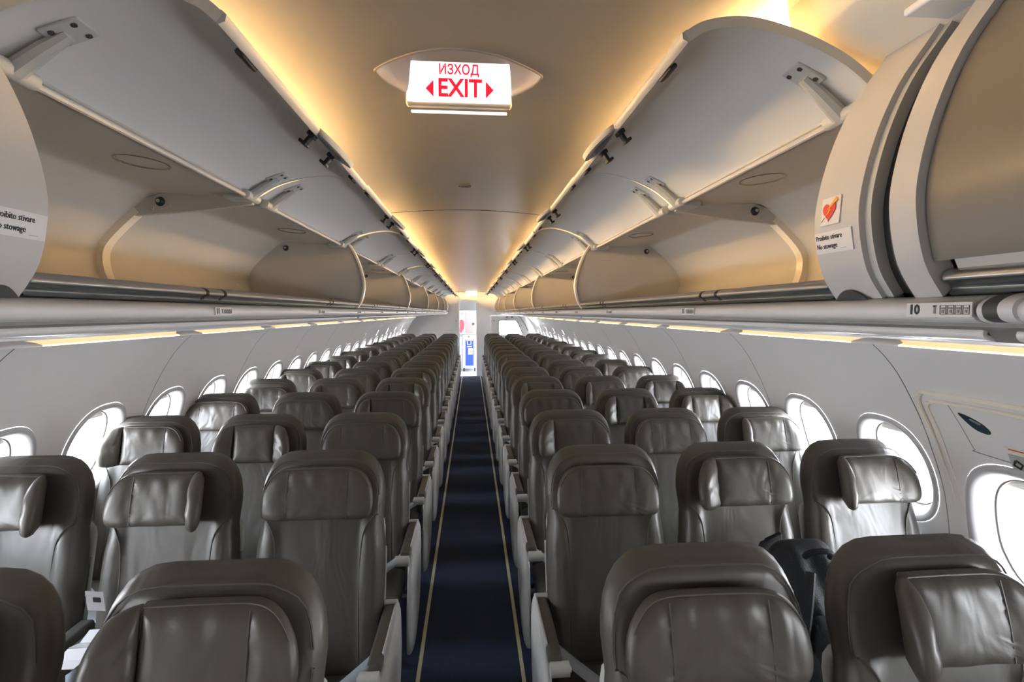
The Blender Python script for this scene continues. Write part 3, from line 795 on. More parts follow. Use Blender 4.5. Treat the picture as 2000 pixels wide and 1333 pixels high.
# upper right ceiling pieces nearer than the first lit bay
for q, sx_ in ((5, 1), (10, -1)):
    yn = BYN[sx_] + 0.09
    b = MB(); b.prism([(sx_*x, z) for x, z in strip(spline([(0.610, 2.268), (0.622, 2.215), (0.645, 2.180), (0.69, 2.150), (0.755, 2.128)], 4), -0.008)], -1.4, yn); o = b.build('trim_%d' % q, 'edge', angle=50); o['kind'] = 'structure'  # fascia carried further back to block the cove glare
    b = MB(); b.box(min(sx_*0.63, sx_*0.95), max(sx_*0.63, sx_*0.95), -1.4, yn-0.19, 2.182, 2.19); b.box(min(sx_*0.64, sx_*0.95), max(sx_*0.64, sx_*0.95), yn-0.012, yn-0.004, 2.18, 2.36); o = b.build('trim_%d' % (q+1), 'seam', smooth=False); o['kind'] = 'structure'  # dark filler sheets stand in for the shaded gap and stop cove light
    b = MB(); b.rbox(min(sx_*0.655, sx_*0.83), max(sx_*0.655, sx_*0.83), -1.4, yn-0.21, 2.128, 2.140, 0.004); o = b.build('trim_%d' % (q+2), 'bulkw'); o['kind'] = 'structure'

# ================================================================== SERVICE CHANNEL, RAILS
for s, nm, nr in ((-1, 'trim_8', 8), (1, 'trim_9', 9)):
    r_ = empty(nm, kind='structure')
    F1 = spline([(0.668, 1.704), (0.640, 1.701), (0.622, 1.693), (0.617, 1.683), (0.622, 1.672), (0.636, 1.667), (0.655, 1.664)], 4)
    F2 = spline([(0.664, 1.665), (0.656, 1.661), (0.652, 1.653), (0.657, 1.646), (0.675, 1.642)], 4)
    F3 = spline([(0.678, 1.643), (0.80, 1.634), (1.0, 1.620), (1.25, 1.603), (1.38, 1.5945), (1.40, 1.600), (1.41, 1.63), (1.43, 1.70)], 4)
    segs = [-1.4, 0.585] + BY[1:-1] + [13.62]
    for ya, yb in zip(segs[:-1], segs[1:]):
        b = MB(); b.prism([(s*x, z) for x, z in strip(F1, 0.006)], ya+0.003, yb-0.003); b.build('channel_roll', 'fair', r_, angle=60)
        b = MB(); b.prism([(s*x, z) for x, z in strip(F2, 0.006)], ya+0.02, yb-0.02); b.build('lower_roll', 'fair', r_, angle=60)
        b = MB(); b.prism([(s*x, z) for x, z in strip(F3, 0.008)], ya+0.002, yb-0.002); b.build('channel_underside', 'white', r_, angle=60)
        b = MB(); b.prism([(s*x, z) for x, z in strip([(0.640, 1.700), (0.640, 1.664), (0.66, 1.66), (0.674, 1.645)], -0.004)], ya, yb); b.build('channel_groove', 'gink', r_, angle=60)
    # dark collar and grey roll ends at the near joint
    b = MB(); b.prism([(s*x, z) for x, z in strip([(x-0.004, z+0.001) for x, z in F1], 0.01)], 0.552, 0.572); b.build('dark_collar', 'dgrey', r_, angle=60)
    b = MB(); b.prism([(s*x, z) for x, z in strip([(x-0.006, z+0.001) for x, z in F1], 0.01)], 0.535, 0.552); b.build('pale_collar', 'fair', r_, angle=60)
    # aluminium rail: pale upper band, lower band darkened to paint in its dark reflection
    RP = spline([(0.668, 1.742), (0.652, 1.741), (0.641, 1.736), (0.637, 1.728), (0.640, 1.7225), (0.648, 1.719), (0.652, 1.712), (0.648, 1.706), (0.655, 1.703)], 3)
    for ya, yb in [(-1.4, 0.650-(0.875-BYN[s]))] + list(zip([BYN[s]]+BY[1:-1], BY[1:])):
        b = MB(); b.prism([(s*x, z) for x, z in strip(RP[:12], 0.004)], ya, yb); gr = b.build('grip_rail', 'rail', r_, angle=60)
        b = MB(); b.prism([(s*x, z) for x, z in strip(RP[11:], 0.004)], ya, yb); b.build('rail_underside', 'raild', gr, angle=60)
        if ya > 0:
            ycs = [1.30, 1.39, ya+1.58, ya+1.63] if ya < 1 else [ya+0.43, ya+0.52, ya+1.58, ya+1.63] if yb-ya > 2 else [ya+0.5]
            for yc in ycs:
                b = MB(); b.prism([(s*x, z) for x, z in strip([(x-0.0015, z) for x, z in RP[:19]], 0.003)], yc-0.006, yc+0.006); b.build('rail_clamp', 'black', r_, angle=60)
    # row number stickers
    def row_label(num, yc, w_, xx=0.6155, zc=1.684):
        T = basis((s*xx, yc, zc), (0, -s, 0), (0, 0, 1))
        b = MB(); b.box(-w_/2, w_/2, -0.0095, 0.0095, -0.001, 0.0008, T=lambda a, bb, c: tuple(T @ Vector((a, bb, c)))); b.build('row_sticker', 'paper', r_, smooth=False)
        text('row_number', str(num), 'ink', 0.0185, T @ Matrix.Translation((-w_/2+0.004, 0, 0.0012)), r_, sx=0.95, align='LEFT', bold=0.0006)
        b = MB()
        bx = lambda x0, x1, z0, z1: b.box(x0, x1, z0, z1, 0.0010, 0.0018, T=lambda a, bb, c: tuple(T @ Vector((a, bb, c))))
        q = w_/2 - 0.052
        bx(q, q+0.003, -0.005, 0.006); bx(q-0.001, q+0.004, 0.004, 0.006)
        for k2 in range(4):
            x0 = q + 0.009 + k2*0.0105
            bx(x0, x0+0.009, 0.0052, 0.006); bx(x0, x0+0.009, -0.0062, -0.0054); bx(x0, x0+0.0008, -0.006, 0.006); bx(x0+0.0082, x0+0.009, -0.006, 0.006)
            bx(x0+0.002, x0+0.007, 0.001, 0.003); bx(x0+0.003, x0+0.006, -0.004, 0.0)
        b.build('row_symbols', 'gink', r_, smooth=False)
    if s > 0: row_label(10, 0.633, 0.095)
    y = 1.33 if s < 0 else 1.42; num = 11
    while y < 9:
        row_label(num, y, 0.085); y += 0.84 if num == 11 else 0.715; num += 1

# small latch placards on the rails next to clamps
# ================================================================== EXIT SIGN
es_ = empty('exit_sign', (-0.028, 1.385, 2.24), 'lit white exit sign with red lettering set in an oval ceiling recess', 'sign')
off = -Vector(es_.location)
b = MB(); b.rbox(-0.169, 0.110, 1.383, 1.41, 2.224, 2.337, 0.008, T=lambda x, y, z: (x, y, z)); o = b.build('housing', 'ceil', es_); o.location = off
# face: rounded rectangle
def rrect(x0, x1, z0, z1, r, n=5):
    out = []
    for cx_, cz_, a0 in ((x1-r, z1-r, 0), (x0+r, z1-r, PI/2), (x0+r, z0+r, PI), (x1-r, z0+r, 1.5*PI)):
        for i in range(n+1):
            a = a0+PI/2*i/n; out.append((cx_+r*math.cos(a), cz_+r*math.sin(a)))
    return out
b = MB(); b.prism(rrect(-0.165, 0.106, 2.231, 2.332, 0.007), 1.378, 1.386); o = b.build('lit_face', 'signlit', es_, smooth=False); o.location = off
T = basis((-0.030, 1.377, 2.3115), (1, 0, 0), (0, 0, 1))
o = text('lettering', 'ИЗХОД', 'red', 0.035, T, es_, sx=0.84, bold=0.0006); o.location += off
T = basis((-0.028, 1.377, 2.264), (1, 0, 0), (0, 0, 1))
o = text('lettering', 'EXIT', 'red', 0.064, T, es_, sx=0.88, bold=0.0015); o.location += off
for d in (-1, 1):
    xc = -0.028 + d*0.068
    b = MB(); b.prism([(xc, 2.284), (xc+d*0.020, 2.263), (xc, 2.242)], 1.3755, 1.378); o = b.build('arrow', 'red', es_, smooth=False); o.location = off
b = MB(); b.rbox(-0.158, 0.098, 1.409, 1.418, 2.2145, 2.2205, 0.002); o = b.build('lower_lens', 'signlit', es_); o.location = off; o['label'] = 'glowing white lens strip'

# ================================================================== EXIT HATCH (right wall)
hx = empty('door_1', kind='structure')
def wallpath(pts, lift): return [(wall_x(z)-wall_n(z)[0]*lift, y, z-wall_n(z)[1]*lift) for y, z in pts]
for dd_, rr in ((0.0, 0.0080), (0.027, 0.0070)):
    p = spline([(1.70-dd_, 0.98), (1.71-dd_, 1.20), (1.715-dd_, 1.33), (1.705-dd_, 1.375-dd_*0.6), (1.68-dd_, 1.398-dd_), (1.64-dd_, 1.405-dd_), (1.2, 1.405-dd_), (0.75, 1.405-dd_)], 8)
    b = MB(); b.tube(wallpath(p, 0.0050), [rr if q[1] > 1.28 else max(0.0008, rr*(q[1]-1.05)/0.23) for q in p], 8); b.build('hatch_bead', 'edge', hx)  # cream ridges stand in for the warm light along the hatch edges
p = [(1.600, 1.378), (1.585, 1.30), (1.572, 1.235), (1.565, 1.222), (1.545, 1.213), (1.2, 1.205)]
b = MB(); b.tube(wallpath(spline(p, 4), 0.0002), 0.0014, 5); b.build('cover_joint', 'gink', hx)
# handle recess: leaf-shaped dark opening with cream lip
lf = closed_spline([(1.572, 1.345), (1.54, 1.343), (1.50, 1.325), (1.482, 1.306), (1.484, 1.294), (1.505, 1.290), (1.54, 1.303)], 5)
V = []; n = len(lf); cyl, czl = 1.52, 1.318; F = []
for r, l in ((1.10, 0.0008), (1.0, 0.0035)):
    for y, z in lf:
        yy, zz = cyl+(y-cyl)*r, czl+(z-czl)*r
        V.append((wall_x(zz)-l, yy, zz))
for i in range(n): F.append((i, (i+1) % n, n+(i+1) % n, n+i))
mk('handle_lip', V, F, 'edge', hx)
mk('handle_recess', [(wall_x(z)-0.003, y, z) for y, z in lf] + [(wall_x(czl)-0.0025, cyl, czl)], [(i, (i+1) % n, n) for i in range(n)], 'teal', hx, smooth=False)
b = MB(); b.tube(wallpath([(1.535, 1.334), (1.505, 1.322)], 0.004), 0.003, 6); b.build('handle', 'gink', hx)
def wall_card(name, m, y0, y1, z0, z1, lift, parent):
    V = wallpath([(y0, z0), (y1, z0), (y1, z1), (y0, z1)], lift) + wallpath([(y0, z0), (y1, z0), (y1, z1), (y0, z1)], 0)
    return mk(name, V, [(0, 1, 2, 3), (4, 5, 6, 7), (0, 1, 5, 4), (1, 2, 6, 5), (2, 3, 7, 6), (3, 0, 4, 7)], m, parent, smooth=False)
wall_card('placard', 'edge', 1.39, 1.458, 1.244, 1.262, 0.0025, hx)
wall_card('placard_line', 'hred', 1.39, 1.445, 1.256, 1.259, 0.0035, hx)
wall_card('placard', 'shell', 1.39, 1.452, 1.175, 1.240, 0.0025, hx)
for z in (1.183, 1.190): wall_card('placard_line', 'gink', 1.40, 1.443, z, z+0.003, 0.0035, hx)
b = MB(); b.tube(wallpath([(1.432, 1.225), (1.415, 1.215), (1.425, 1.20), (1.443, 1.208), (1.435, 1.222)], 0.004), 0.0035, 6); b.build('placard_arrow', 'ink', hx)
# door hinge reveal ridge beside the seam, left of the hatch
# small black button on left window bezel area
# ================================================================== SEATS
ZT = 1.17
def ymid(z): return -(ZT - z)*0.25
def rr_outline(hw, z0, z1, rt, rb, n, rtz=None):
    """rounded rectangle sampled by angle; top corners rt x rtz, bottom rb"""
    rtz = rtz or rt; out = []
    k = n//4
    for i in range(k):   # top right corner (from side to top)
        a = PI/2*i/(k-1); out.append((hw-rt+rt*math.cos(a)**0.85 if True else 0, z1-rtz+rtz*math.sin(a)**0.85))
    for i in range(k):
        a = PI/2 + PI/2*i/(k-1); out.append((-hw+rt-rt*abs(math.cos(a))**0.85, z1-rtz+rtz*abs(math.sin(a))**0.85))
    # left side points then bottom
    for i in range(k):
        a = PI/2*i/(k-1); out.append((-hw+rb-rb*math.cos(a), z0+rb-rb*math.sin(a)))
    for i in range(k):
        a = PI/2*i/(k-1); out.append((hw-rb+rb*math.sin(a), z0+rb-rb*math.cos(a)))
    return out
def densify(pts, maxl):
    out = []
    n = len(pts)
    for i in range(n):
        a, c = pts[i], pts[(i+1) % n]; l = math.hypot(a[0]-c[0], a[1]-c[1]); k = max(1, int(l/maxl+0.5)) if l > 1e-6 else 0
        for j in range(k): out.append((a[0]+(c[0]-a[0])*j/k, a[1]+(c[1]-a[1])*j/k))
    return out
def pillow(name, ol, c, tf, tb, m, parent, warp, extra=None, rings=(0.0, .2, .4, .55, .68, .78, .86, .92, .96, .985, 1.0), pw=5.0):
    n = len(ol); V = []; F = []
    def prof(r): return (max(0.0, 1-r**pw))**0.55
    L = []
    for r in rings[1:]:
        for p in ol:
            u, v = c[0]+(p[0]-c[0])*r, c[1]+(p[1]-c[1])*r
            V.append(warp(u, -tf*prof(r) - (extra(u, v)*min(1, (1-r)*8) if extra else 0), v))
    nf = len(rings)-1
    V.append(warp(c[0], -tf - (extra(*c) if extra else 0), c[1])); cf = len(V)-1
    for k in range(nf-1):
        for i in range(n): F.append((k*n+i, k*n+(i+1) % n, (k+1)*n+(i+1) % n, (k+1)*n+i))
    for i in range(n): F.append((cf, (i+1) % n, i))
    base = len(V)
    rb_ = [r for r in rings[1:-1]][::2]
    for r in rb_:
        for p in ol: V.append(warp(c[0]+(p[0]-c[0])*r, tb*prof(r), c[1]+(p[1]-c[1])*r))
    V.append(warp(c[0], tb, c[1])); cb_ = len(V)-1
    for k in range(len(rb_)-1):
        for i in range(n): F.append((base+k*n+i, base+(k+1)*n+i, base+(k+1)*n+(i+1) % n, base+k*n+(i+1) % n))
    lastb = base+(len(rb_)-1)*n; rim = (nf-1)*n
    for i in range(n): F.append((rim+i, rim+(i+1) % n, lastb+(i+1) % n, lastb+i))
    for i in range(n): F.append((cb_, base+i, base+(i+1) % n))
    return mk(name, V, F, m, parent)

def sstep(a, b_, x):
    t = min(1, max(0, (x-a)/(b_-a))); return t*t*(3-2*t)
BO = densify(rr_outline(0.222, 0.40, ZT, 0.125, 0.03, 28, 0.135), 0.035)
def shape_w(z):       # gentle waist under the hood
    return 1.0 - 0.035*math.exp(-((z-0.93)/0.05)**2) + 0.02*math.exp(-((z-0.75)/0.12)**2) - 0.05*sstep(0.62, 0.42, z) - 0.05*sstep(0.98, 1.15, z)
BO = [(x*shape_w(z), z) for x, z in BO]
def back_extra(u, z):
    a = abs(u)
    e = 0.016*sstep(0.135, 0.165, a)*sstep(0.99, 0.90, z)              # bolsters
    e += 0.014*math.exp(-((z-0.60)/0.12)**2)*sstep(0.16, 0.05, a)      # lumbar
    e += 0.022*sstep(1.095, 1.135, z) + 0.010*sstep(0.17, 0.20, a)*sstep(0.96, 1.0, z)   # raised rim of the hood
    e -= 0.004*math.exp(-((a-0.137)/0.006)**2)*sstep(0.99, 0.95, z)
    return e
def back_front(u, z): return ymid(z) - 0.048 - back_extra(u, z)

def make_head(kind, root):
    """headrest cushion with two hinged wings; kind = fold of left wing, of right wing (degrees), height, tilt.
    A wing that lies flat stays in one cover with the pad, a folded wing is a cushion of its own."""
    fl_, fr_, dz, tilt = kind
    Z0, Z1 = 0.957+dz, 1.134+dz; zc = (Z0+Z1)/2; W = 0.102; HW = 0.192
    ybase = lambda z: ymid(z) - 0.048 - 0.030
    def place(x, y, z):
        zz = zc + (z-zc)*math.cos(tilt) - x*math.sin(tilt*0.3); return (x + (z-zc)*math.sin(tilt)*0.3, y + ybase(z), zz)
    folded = {-1: fl_ > 20, 1: fr_ > 20}; ang = {-1: fl_, 1: fr_}
    side = [(0.0, Z0), (0.150, Z0+0.001), (0.178, Z0+0.010), (0.190, Z0+0.034), (0.1915, Z0+0.072), (0.183, Z0+0.112), (0.160, Z1-0.028), (0.128, Z1-0.007), (0.08, Z1-0.001), (0.0, Z1)]
    def half(sd):
        if folded[sd]: return [(0.0, Z0), (W*0.96, Z0+0.001), (W, Z0+0.006), (W, Z1-0.006), (W*0.96, Z1-0.001), (0.0, Z1)]
        return [side[0], side[1]] + spline(side[1:9], 4)[1:] + [side[9]]
    ol = [(x, z) for x, z in half(1)] + [(-x, z) for x, z in half(-1)[::-1]][1:-1]
    ol = densify(ol, 0.017)
    cx_ = (0.03 if folded[-1] and not folded[1] else -0.03 if folded[1] and not folded[-1] else 0)
    def cw(x, y, z):
        sd = 1 if x > 0 else -1; e = max(0.0, abs(x)-W)
        if not folded[sd]: y -= e*math.tan(math.radians(ang[sd]))*0.9
        return place(x, y, z)
    def wr(u, z):
        e = 0.0024*math.sin(u*95+z*14)*sstep(zc, Z1-0.01, z) + 0.0020*math.sin(u*60+2)*sstep(zc, Z0, z)
        for q in (-W, W):      # pulled seam and the pucker that spreads from its foot
            d = u-q
            e -= 0.0050*math.exp(-(d/0.007)**2)
            for k in (-0.9, 0.9, 2.0, -2.0): e += 0.0028*math.exp(-((d-k*(z-Z0))/0.006)**2)*sstep(Z0+0.07, Z0+0.01, z)
        return e
    hc = pillow('headrest', ol, (cx_, zc), 0.032, 0.022, 'pad', root, cw, wr, rings=(0, .12, .24, .36, .47, .57, .66, .74, .81, .87, .92, .96, .985, 1.0), pw=7)
    for sd in (-1, 1):
        if folded[sd]:
            a = math.radians(ang[sd])
            out = [(0.0, Z0+0.002)] + spline([(0.045, Z0-0.002), (0.078, Z0+0.008), (0.090, Z0+0.038), (0.090, Z0+0.080), (0.078, Z0+0.125), (0.052, Z1-0.014), (0.020, Z1-0.002)], 4) + [(0.0, Z1-0.001)]
            ol2 = densify(out, 0.02)
            def wwrap(u, y, z, sd=sd, a=a):
                yy = y + 0.004
                px = u*math.cos(a) + yy*math.sin(a); py = -u*math.sin(a) + yy*math.cos(a)
                return place(sd*(W - 0.004 + px), py + (-0.010 if a > 0.5 else 0.0), z)
            pillow('headrest_wing', ol2, (0.045, zc), 0.026, 0.020, 'pad', hc, wwrap, (lambda u, z: 0.0015*math.sin(z*110+u*40)), rings=(0, .3, .55, .75, .88, .95, .985, 1.0), pw=5)
        else:
            b = MB(); b.tube([cw(sd*W, -0.0265 - 0.004*math.sin(PI*i/10), Z0+0.010+(Z1-Z0-0.022)*i/10) for i in range(11)], 0.0016, 5); b.build('seam', 'piping', hc)
    # welt that follows the upper outline
    top = [p for p in ol if p[1] > zc+0.02]
    top.sort(key=lambda p: math.atan2(p[1]-zc+0.04, -p[0]) * -1)
    b = MB(); b.tube([cw(cx_+(x-cx_)*0.965, -0.0150, zc+(z-zc)*0.962) for x, z in top], 0.0022, 6); b.build('piping', 'piping', hc)
    return hc

def make_seat(head, aisle, armside, loc0=(0, 0, 0)):
    """aisle: 0 none, +1/-1 = aisle lies towards +x/-x. armside: x offsets of the plain armrests"""
    root = empty('cabin_seat', loc0)
    pillow('backrest', BO, (0, 0.80), 0.048, 0.035, 'leather', root, lambda u, y, z: (u, y+ymid(z), z), back_extra,
           rings=(0, .12, .24, .36, .48, .58, .66, .72, .78, .83, .88, .92, .955, .98, 1.0), pw=9)
    bk = root.children[0]
    # hood welt and two long seams
    ring = [(0+(x)*0.935, 0.80+(z-0.80)*0.945) for x, z in BO if z > 0.93]
    b = MB(); b.tube([(x, back_front(x, z)+0.012, z) for x, z in ring], 0.0022, 6); b.build('piping', 'piping', bk)
    for sd in (-1, 1):
        p = spline([(sd*0.195, 0.955), (sd*0.170, 0.935), (sd*0.150, 0.88), (sd*0.143, 0.75), (sd*0.148, 0.60), (sd*0.152, 0.47)], 4)
        b = MB(); b.tube([(x, back_front(x, z)-0.0005 + (0.006 if abs(x) > 0.18 else 0), z) for x, z in p], 0.0022, 6); b.build('piping', 'piping', bk)
    make_head(head, root)
    # rear shell, folded table
    ol = densify(rr_outline(0.215, 0.33, 0.93, 0.05, 0.04, 16), 0.08)
    pillow('back_shell', ol, (0, 0.62), 0.012, 0.022, 'shell', root, lambda u, y, z: (u, y+ymid(z)+0.052, z), rings=(0, .5, .8, .93, 1.0), pw=9)
    for sd in (-1, 1):
        b = MB(); b.tube([(sd*0.220, ymid(z)+0.030, z) for z in (0.40, 0.55, 0.70, 0.82)], 0.006, 6); b.build('shell_edge', 'shell', root)
    # seat cushion
    ol = densify([(x, y) for x, y in rr_outline(0.225, -0.68, -0.20, 0.03, 0.06, 20)], 0.05)
    pillow('seat_cushion', ol, (0, -0.44), 0.065, 0.05, 'leather', root, lambda u, y, v: (u, v, 0.415 - y - 0.03*(v+0.44)), rings=(0, .4, .7, .85, .93, .98, 1.0), pw=7)
    # frame and legs
    b = MB()
    for y in (-0.60, -0.26): b.tube([(-0.24, y, 0.34), (0.24, y, 0.34)], 0.019, 8)
    b.build('seat_frame', 'frame', root)
    for y, y2 in ((-0.60, -0.64), (-0.26, -0.20)):
        b = MB(); b.tube([(0.10, y, 0.33), (0.10, y2, 0.0)], [0.018, 0.015], 8); b.rbox(0.075, 0.125, y2-0.04, y2+0.04, 0.0, 0.014, 0.004); b.build('leg', 'frame', root)
    # belts
    for sd in (-1, 1):
        V = []; n = 12
        for i in range(n+1):
            t = i/n; x = sd*(0.225 - 0.16*t); y = -0.25 - 0.16*t - 0.02*math.sin(t*PI); z = 0.475 + 0.05*(1-t)**2 + 0.018*math.sin(PI*t) + 0.01
            dx, dy = 0.55*0.022, 0.83*0.022
            V += [(x-sd*dx, y+dy, z+0.004), (x+sd*dx, y-dy, z-0.004)]
        k = len(V); V += [(x, y, z+0.002) for x, y, z in V]
        F = [(2*i, 2*i+1, 2*i+3, 2*i+2) for i in range(n)] + [(k+2*i, k+2*i+1, k+2*i+3, k+2*i+2) for i in range(n)] + [(2*i, 2*i+2, k+2*i+2, k+2*i) for i in range(n)] + [(2*i+1, 2*i+3, k+2*i+3, k+2*i+1) for i in range(n)]
        bl = mk('seat_belt', V, F, 'belt', root)
        e = V[2*n]
        b = MB()
        if sd > 0: b.rbox(sd*0.03-0.02, sd*0.03+0.03, -0.455, -0.405, 0.482, 0.496, 0.005)
        else: b.rbox(sd*0.045-0.015, sd*0.045+0.015, -0.44, -0.415, 0.482, 0.488, 0.002)
        b.build('buckle', 'chrome', bl)
    # plain armrests
    for ax in armside:
        b = MB(); b.rbox(ax-0.024, ax+0.024, -0.50, -0.135, 0.605, 0.640, 0.012); a = b.build('armrest', 'armpad', root)
        b = MB(); b.rbox(ax-0.020, ax+0.020, -0.485, -0.12, 0.578, 0.610, 0.010); b.tube([(ax-0.022, -0.135, 0.60), (ax+0.022, -0.135, 0.60)], 0.026, 12); b.build('underside', 'armw', a)
        b = MB(); b.prismx([(-0.10, 0.60), (-0.15, 0.60), (-0.21, 0.36), (-0.15, 0.34)], ax-0.010, ax+0.010); b.build('support', 'armw', a, smooth=False)
    if aisle:
        s = aisle; ax = s*0.247
        b = MB(); b.rbox(ax-0.022, ax+0.022, -0.455, -0.125, 0.612, 0.642, 0.010); a = b.build('armrest', 'armpad', root)
        # pale rear cap clipped over the pad
        b = MB(); b.rbox(ax-0.026, ax+0.026, -0.132, -0.112, 0.598, 0.650, 0.006); b.rbox(ax+s*0.020-0.004, ax+s*0.020+0.004, -0.40, -0.12, 0.600, 0.646, 0.003); b.build('rear_cap', 'armw', a)
        # round front button
        b = MB(); b.tube([(ax-s*0.040, -0.462, 0.605), (ax+s*0.018, -0.462, 0.605)], 0.022, 14); b.tube([(ax-s*0.046, -0.462, 0.605), (ax-s*0.038, -0.462, 0.605)], 0.010, 10); b.build('front_cap', 'armw', a)
        b = MB(); b.rbox(ax-s*0.010-0.014, ax-s*0.010+0.014, -0.46, -0.14, 0.586, 0.614, 0.008); b.build('underside', 'armw', a)
        # curved aisle side panel
        pn = spline([(-0.110, 0.640), (-0.098, 0.56), (-0.105, 0.45), (-0.155, 0.34), (-0.23, 0.25), (-0.33, 0.20), (-0.44, 0.19), (-0.500, 0.21), (-0.515, 0.28), (-0.505, 0.38), (-0.47, 0.47), (-0.44, 0.56), (-0.36, 0.595), (-0.24, 0.608), (-0.15, 0.632)], 3)
        V = []; n = len(pn); cyp, czp = -0.30, 0.41; F = []
        for r, xo in ((1.0, 0.014), (0.975, 0.022), (0.90, 0.030), (0.5, 0.036)):
            for y, z in pn: V.append((ax + s*(0.006+xo), cyp+(y-cyp)*r, czp+(z-czp)*r))
        V.append((ax+s*0.043, cyp, czp))
        for a_ in range(3):
            for i in range(n): F.append((a_*n+i, a_*n+(i+1) % n, (a_+1)*n+(i+1) % n, (a_+1)*n+i))
        F += [(3*n+i, 3*n+(i+1) % n, 4*n) for i in range(n)]; k = len(V)
        V += [(ax+s*0.010, y, z) for y, z in pn]; F += [(i, (i+1) % n, k+(i+1) % n, k+i) for i in range(n)] + [tuple(range(k, k+n))]
        mk('side_panel', V, F, 'armw', root)
    return root

# headrest states seen in the photograph (fold of left wing, fold of right wing, height, tilt)
H = {'flat': (8, 8, 0.0, 0.0), 'soft': (30, 12, 0.003, -0.02), 'right': (12, 68, -0.004, 0.02), 'left': (66, 14, -0.002, -0.03), 'both': (30, 34, 0.0, 0.0), 'low': (6, 6, -0.018, 0.03)}
HT = {'flat': 'headrest wings flat', 'soft': 'left headrest wing slightly bent', 'right': 'right headrest wing folded forward', 'left': 'left headrest wing folded forward', 'both': 'both headrest wings half bent', 'low': 'headrest set low and crooked'}
rows = [1.077, 1.935] + [2.655 + 0.715*i for i in range(15)]
XR = (0.525, 1.035, 1.545); XL = (-0.540, -1.050, -1.560)
known = {(0, -1, 0): 'soft', (0, -1, 1): 'right', (0, 1, 0): 'low', (0, 1, 1): 'left',
         (1, -1, 0): 'flat', (1, -1, 1): 'right', (1, -1, 2): 'right', (1, 1, 0): 'low', (1, 1, 1): 'soft', (1, 1, 2): 'left',
         (2, -1, 0): 'flat', (2, -1, 1): 'both', (2, -1, 2): 'soft', (2, 1, 0): 'soft', (2, 1, 1): 'flat', (2, 1, 2): 'left',
         (3, -1, 0): 'soft', (3, -1, 1): 'flat', (3, -1, 2): 'flat', (3, 1, 0): 'flat', (3, 1, 1): 'both', (3, 1, 2): 'both'}
protos = {}
ordw = ['first', 'second', 'third', 'fourth', 'fifth', 'sixth', 'seventh', 'eighth', 'ninth', 'tenth', 'eleventh', 'twelfth', 'thirteenth', 'fourteenth', 'fifteenth', 'sixteenth', 'last']
rs = random.Random(11)
for r, y in enumerate(rows):
    for sd in (-1, 1):
        for p in range(3):
            if r == 0 and p == 2: continue
            hk = known.get((r, sd, p)) or rs.choice(['flat', 'flat', 'soft', 'both', 'low', 'right', 'left'])
            pk = (hk, p, sd)
            if pk not in protos:
                if p == 0: sroot = make_seat(H[hk], -sd, (sd*0.250,))
                elif p == 1: sroot = make_seat(H[hk], 0, (sd*0.255,))
                else: sroot = make_seat(H[hk], 0, (sd*0.232,) if sd > 0 else (sd*0.218,))
                protos[pk] = sroot
            else:
                sroot = dup(protos[pk])
            sh = {(0, 1): -0.035, (1, 1): -0.028, (2, 1): -0.014, (0, -1): 0.025}.get((r, sd), 0)
            sroot.location = ((XR if sd > 0 else XL)[p] + sh, y, 0)
            posn = ('aisle', 'middle', 'window')[p]
            tag(sroot, 'grey leather %s seat, %s row %s of the aisle, %s' % (posn, ordw[r], 'right' if sd > 0 else 'left', HT[hk]), 'seat', 'grey leather cabin seats')

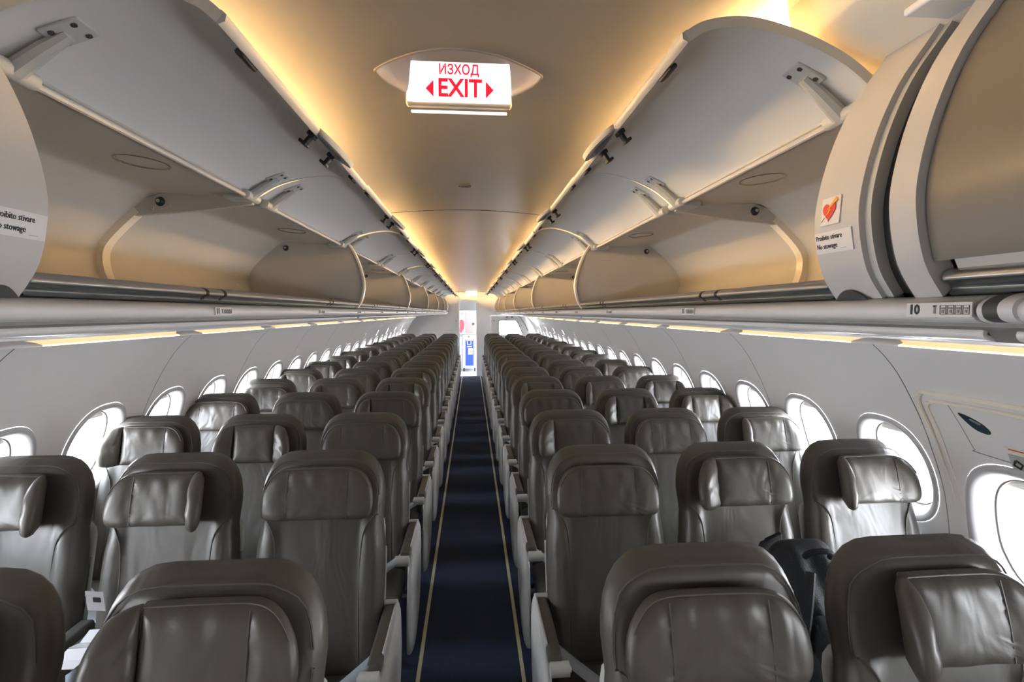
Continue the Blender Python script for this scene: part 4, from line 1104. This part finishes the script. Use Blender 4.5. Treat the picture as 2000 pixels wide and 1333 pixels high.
# ================================================================== SMALL LOOSE THINGS
# black backpack on the second-row middle seat, right
bp = empty('backpack', (0.79, 1.48, 0.49), 'black nylon backpack standing between the first and second rows right of the aisle', 'bag')
off = -Vector(bp.location)
ol = densify(rr_outline(0.145, 0.50, 0.925, 0.09, 0.05, 24), 0.04)
bd = pillow('body', ol, (0, 0.70), 0.09, 0.08, 'bag', bp, lambda u, y, z: (1.095+u*0.72, 1.53+y+0.06*math.sin(z*9), z), lambda u, z: 0.008*math.sin(u*45+z*20), pw=4); bd.location = off
ol = densify(rr_outline(0.10, 0.52, 0.75, 0.05, 0.04, 20), 0.04)
o = pillow('front_pocket', ol, (0, 0.63), 0.05, 0.02, 'bag', bp, lambda u, y, z: (1.095+u*0.7, 1.445+y, z), rings=(0, .4, .7, .9, 1.0), pw=4); o.location = off
b = MB(); b.tube(spline([(1.06, 1.52, 0.90), (1.07, 1.50, 0.925), (1.12, 1.49, 0.928), (1.14, 1.51, 0.90)], 5), 0.010, 8); o = b.build('handle', 'bag', bp); o.location = off
b = MB(); b.tube(spline([(1.04, 1.46, 0.88), (1.015, 1.43, 0.80), (1.005, 1.43, 0.66), (1.03, 1.45, 0.54)], 5), [0.014]*16, 8); o = b.build('strap', 'bag', bp); o.location = off
# dark clipped strap end on the armrest
t = empty('strap_clip', (1.055, 1.715, 0.84), 'black strap clip sticking up beside the backpack', 'clip')
b = MB(); b.rbox(-0.035, 0.035, -0.012, 0.012, -0.03, 0.03, 0.008, T=lambda x, y, z: (x + 0.3*z, y, z + 0.3*x)); b.rbox(-0.01, 0.05, -0.010, 0.010, 0.0, 0.035, 0.006, T=lambda x, y, z: (x, y, z + 0.4*x)); b.build('body', 'bag', t)
b = MB(); b.tube([(0.0, 0, -0.02), (0.03, -0.04, -0.20)], 0.012, 8); b.build('strap', 'bag', t)
# safety card and folded leaflet between window and middle seats, second row left
t = empty('safety_card', (-1.225, 1.72, 0.70), 'white printed card with a small dark picture, between second-row left seats', 'card')
b = MB(); b.box(-0.025, 0.035, -0.0015, 0.0015, 0.015, 0.10, T=lambda x, y, z: (x*0.7, y - 0.1*z + 0.3*x, z*0.8 - 0.25*x)); b.build('sheet', 'paper', t, smooth=False)
b = MB(); b.rbox(0.0, 0.024, -0.0045, -0.001, 0.055, 0.075, 0.001, T=lambda x, y, z: (x*0.7, y - 0.1*z + 0.3*x, z*0.8 - 0.25*x)); b.build('picture', 'ink', t)
t = empty('leaflet', (-1.195, 1.62, 0.645), 'white folded leaflet lying on the armrest in the second row left', 'leaflet')
for i in range(4):
    b = MB(); b.box(-0.035, 0.045, -0.10+i*0.045, -0.058+i*0.045, 0, 0.0018, T=lambda x, y, z, i=i: (x, y, z + 0.008*math.sin((y+0.1)*80)+0.006)); b.build('fold', 'paper', t, smooth=False)
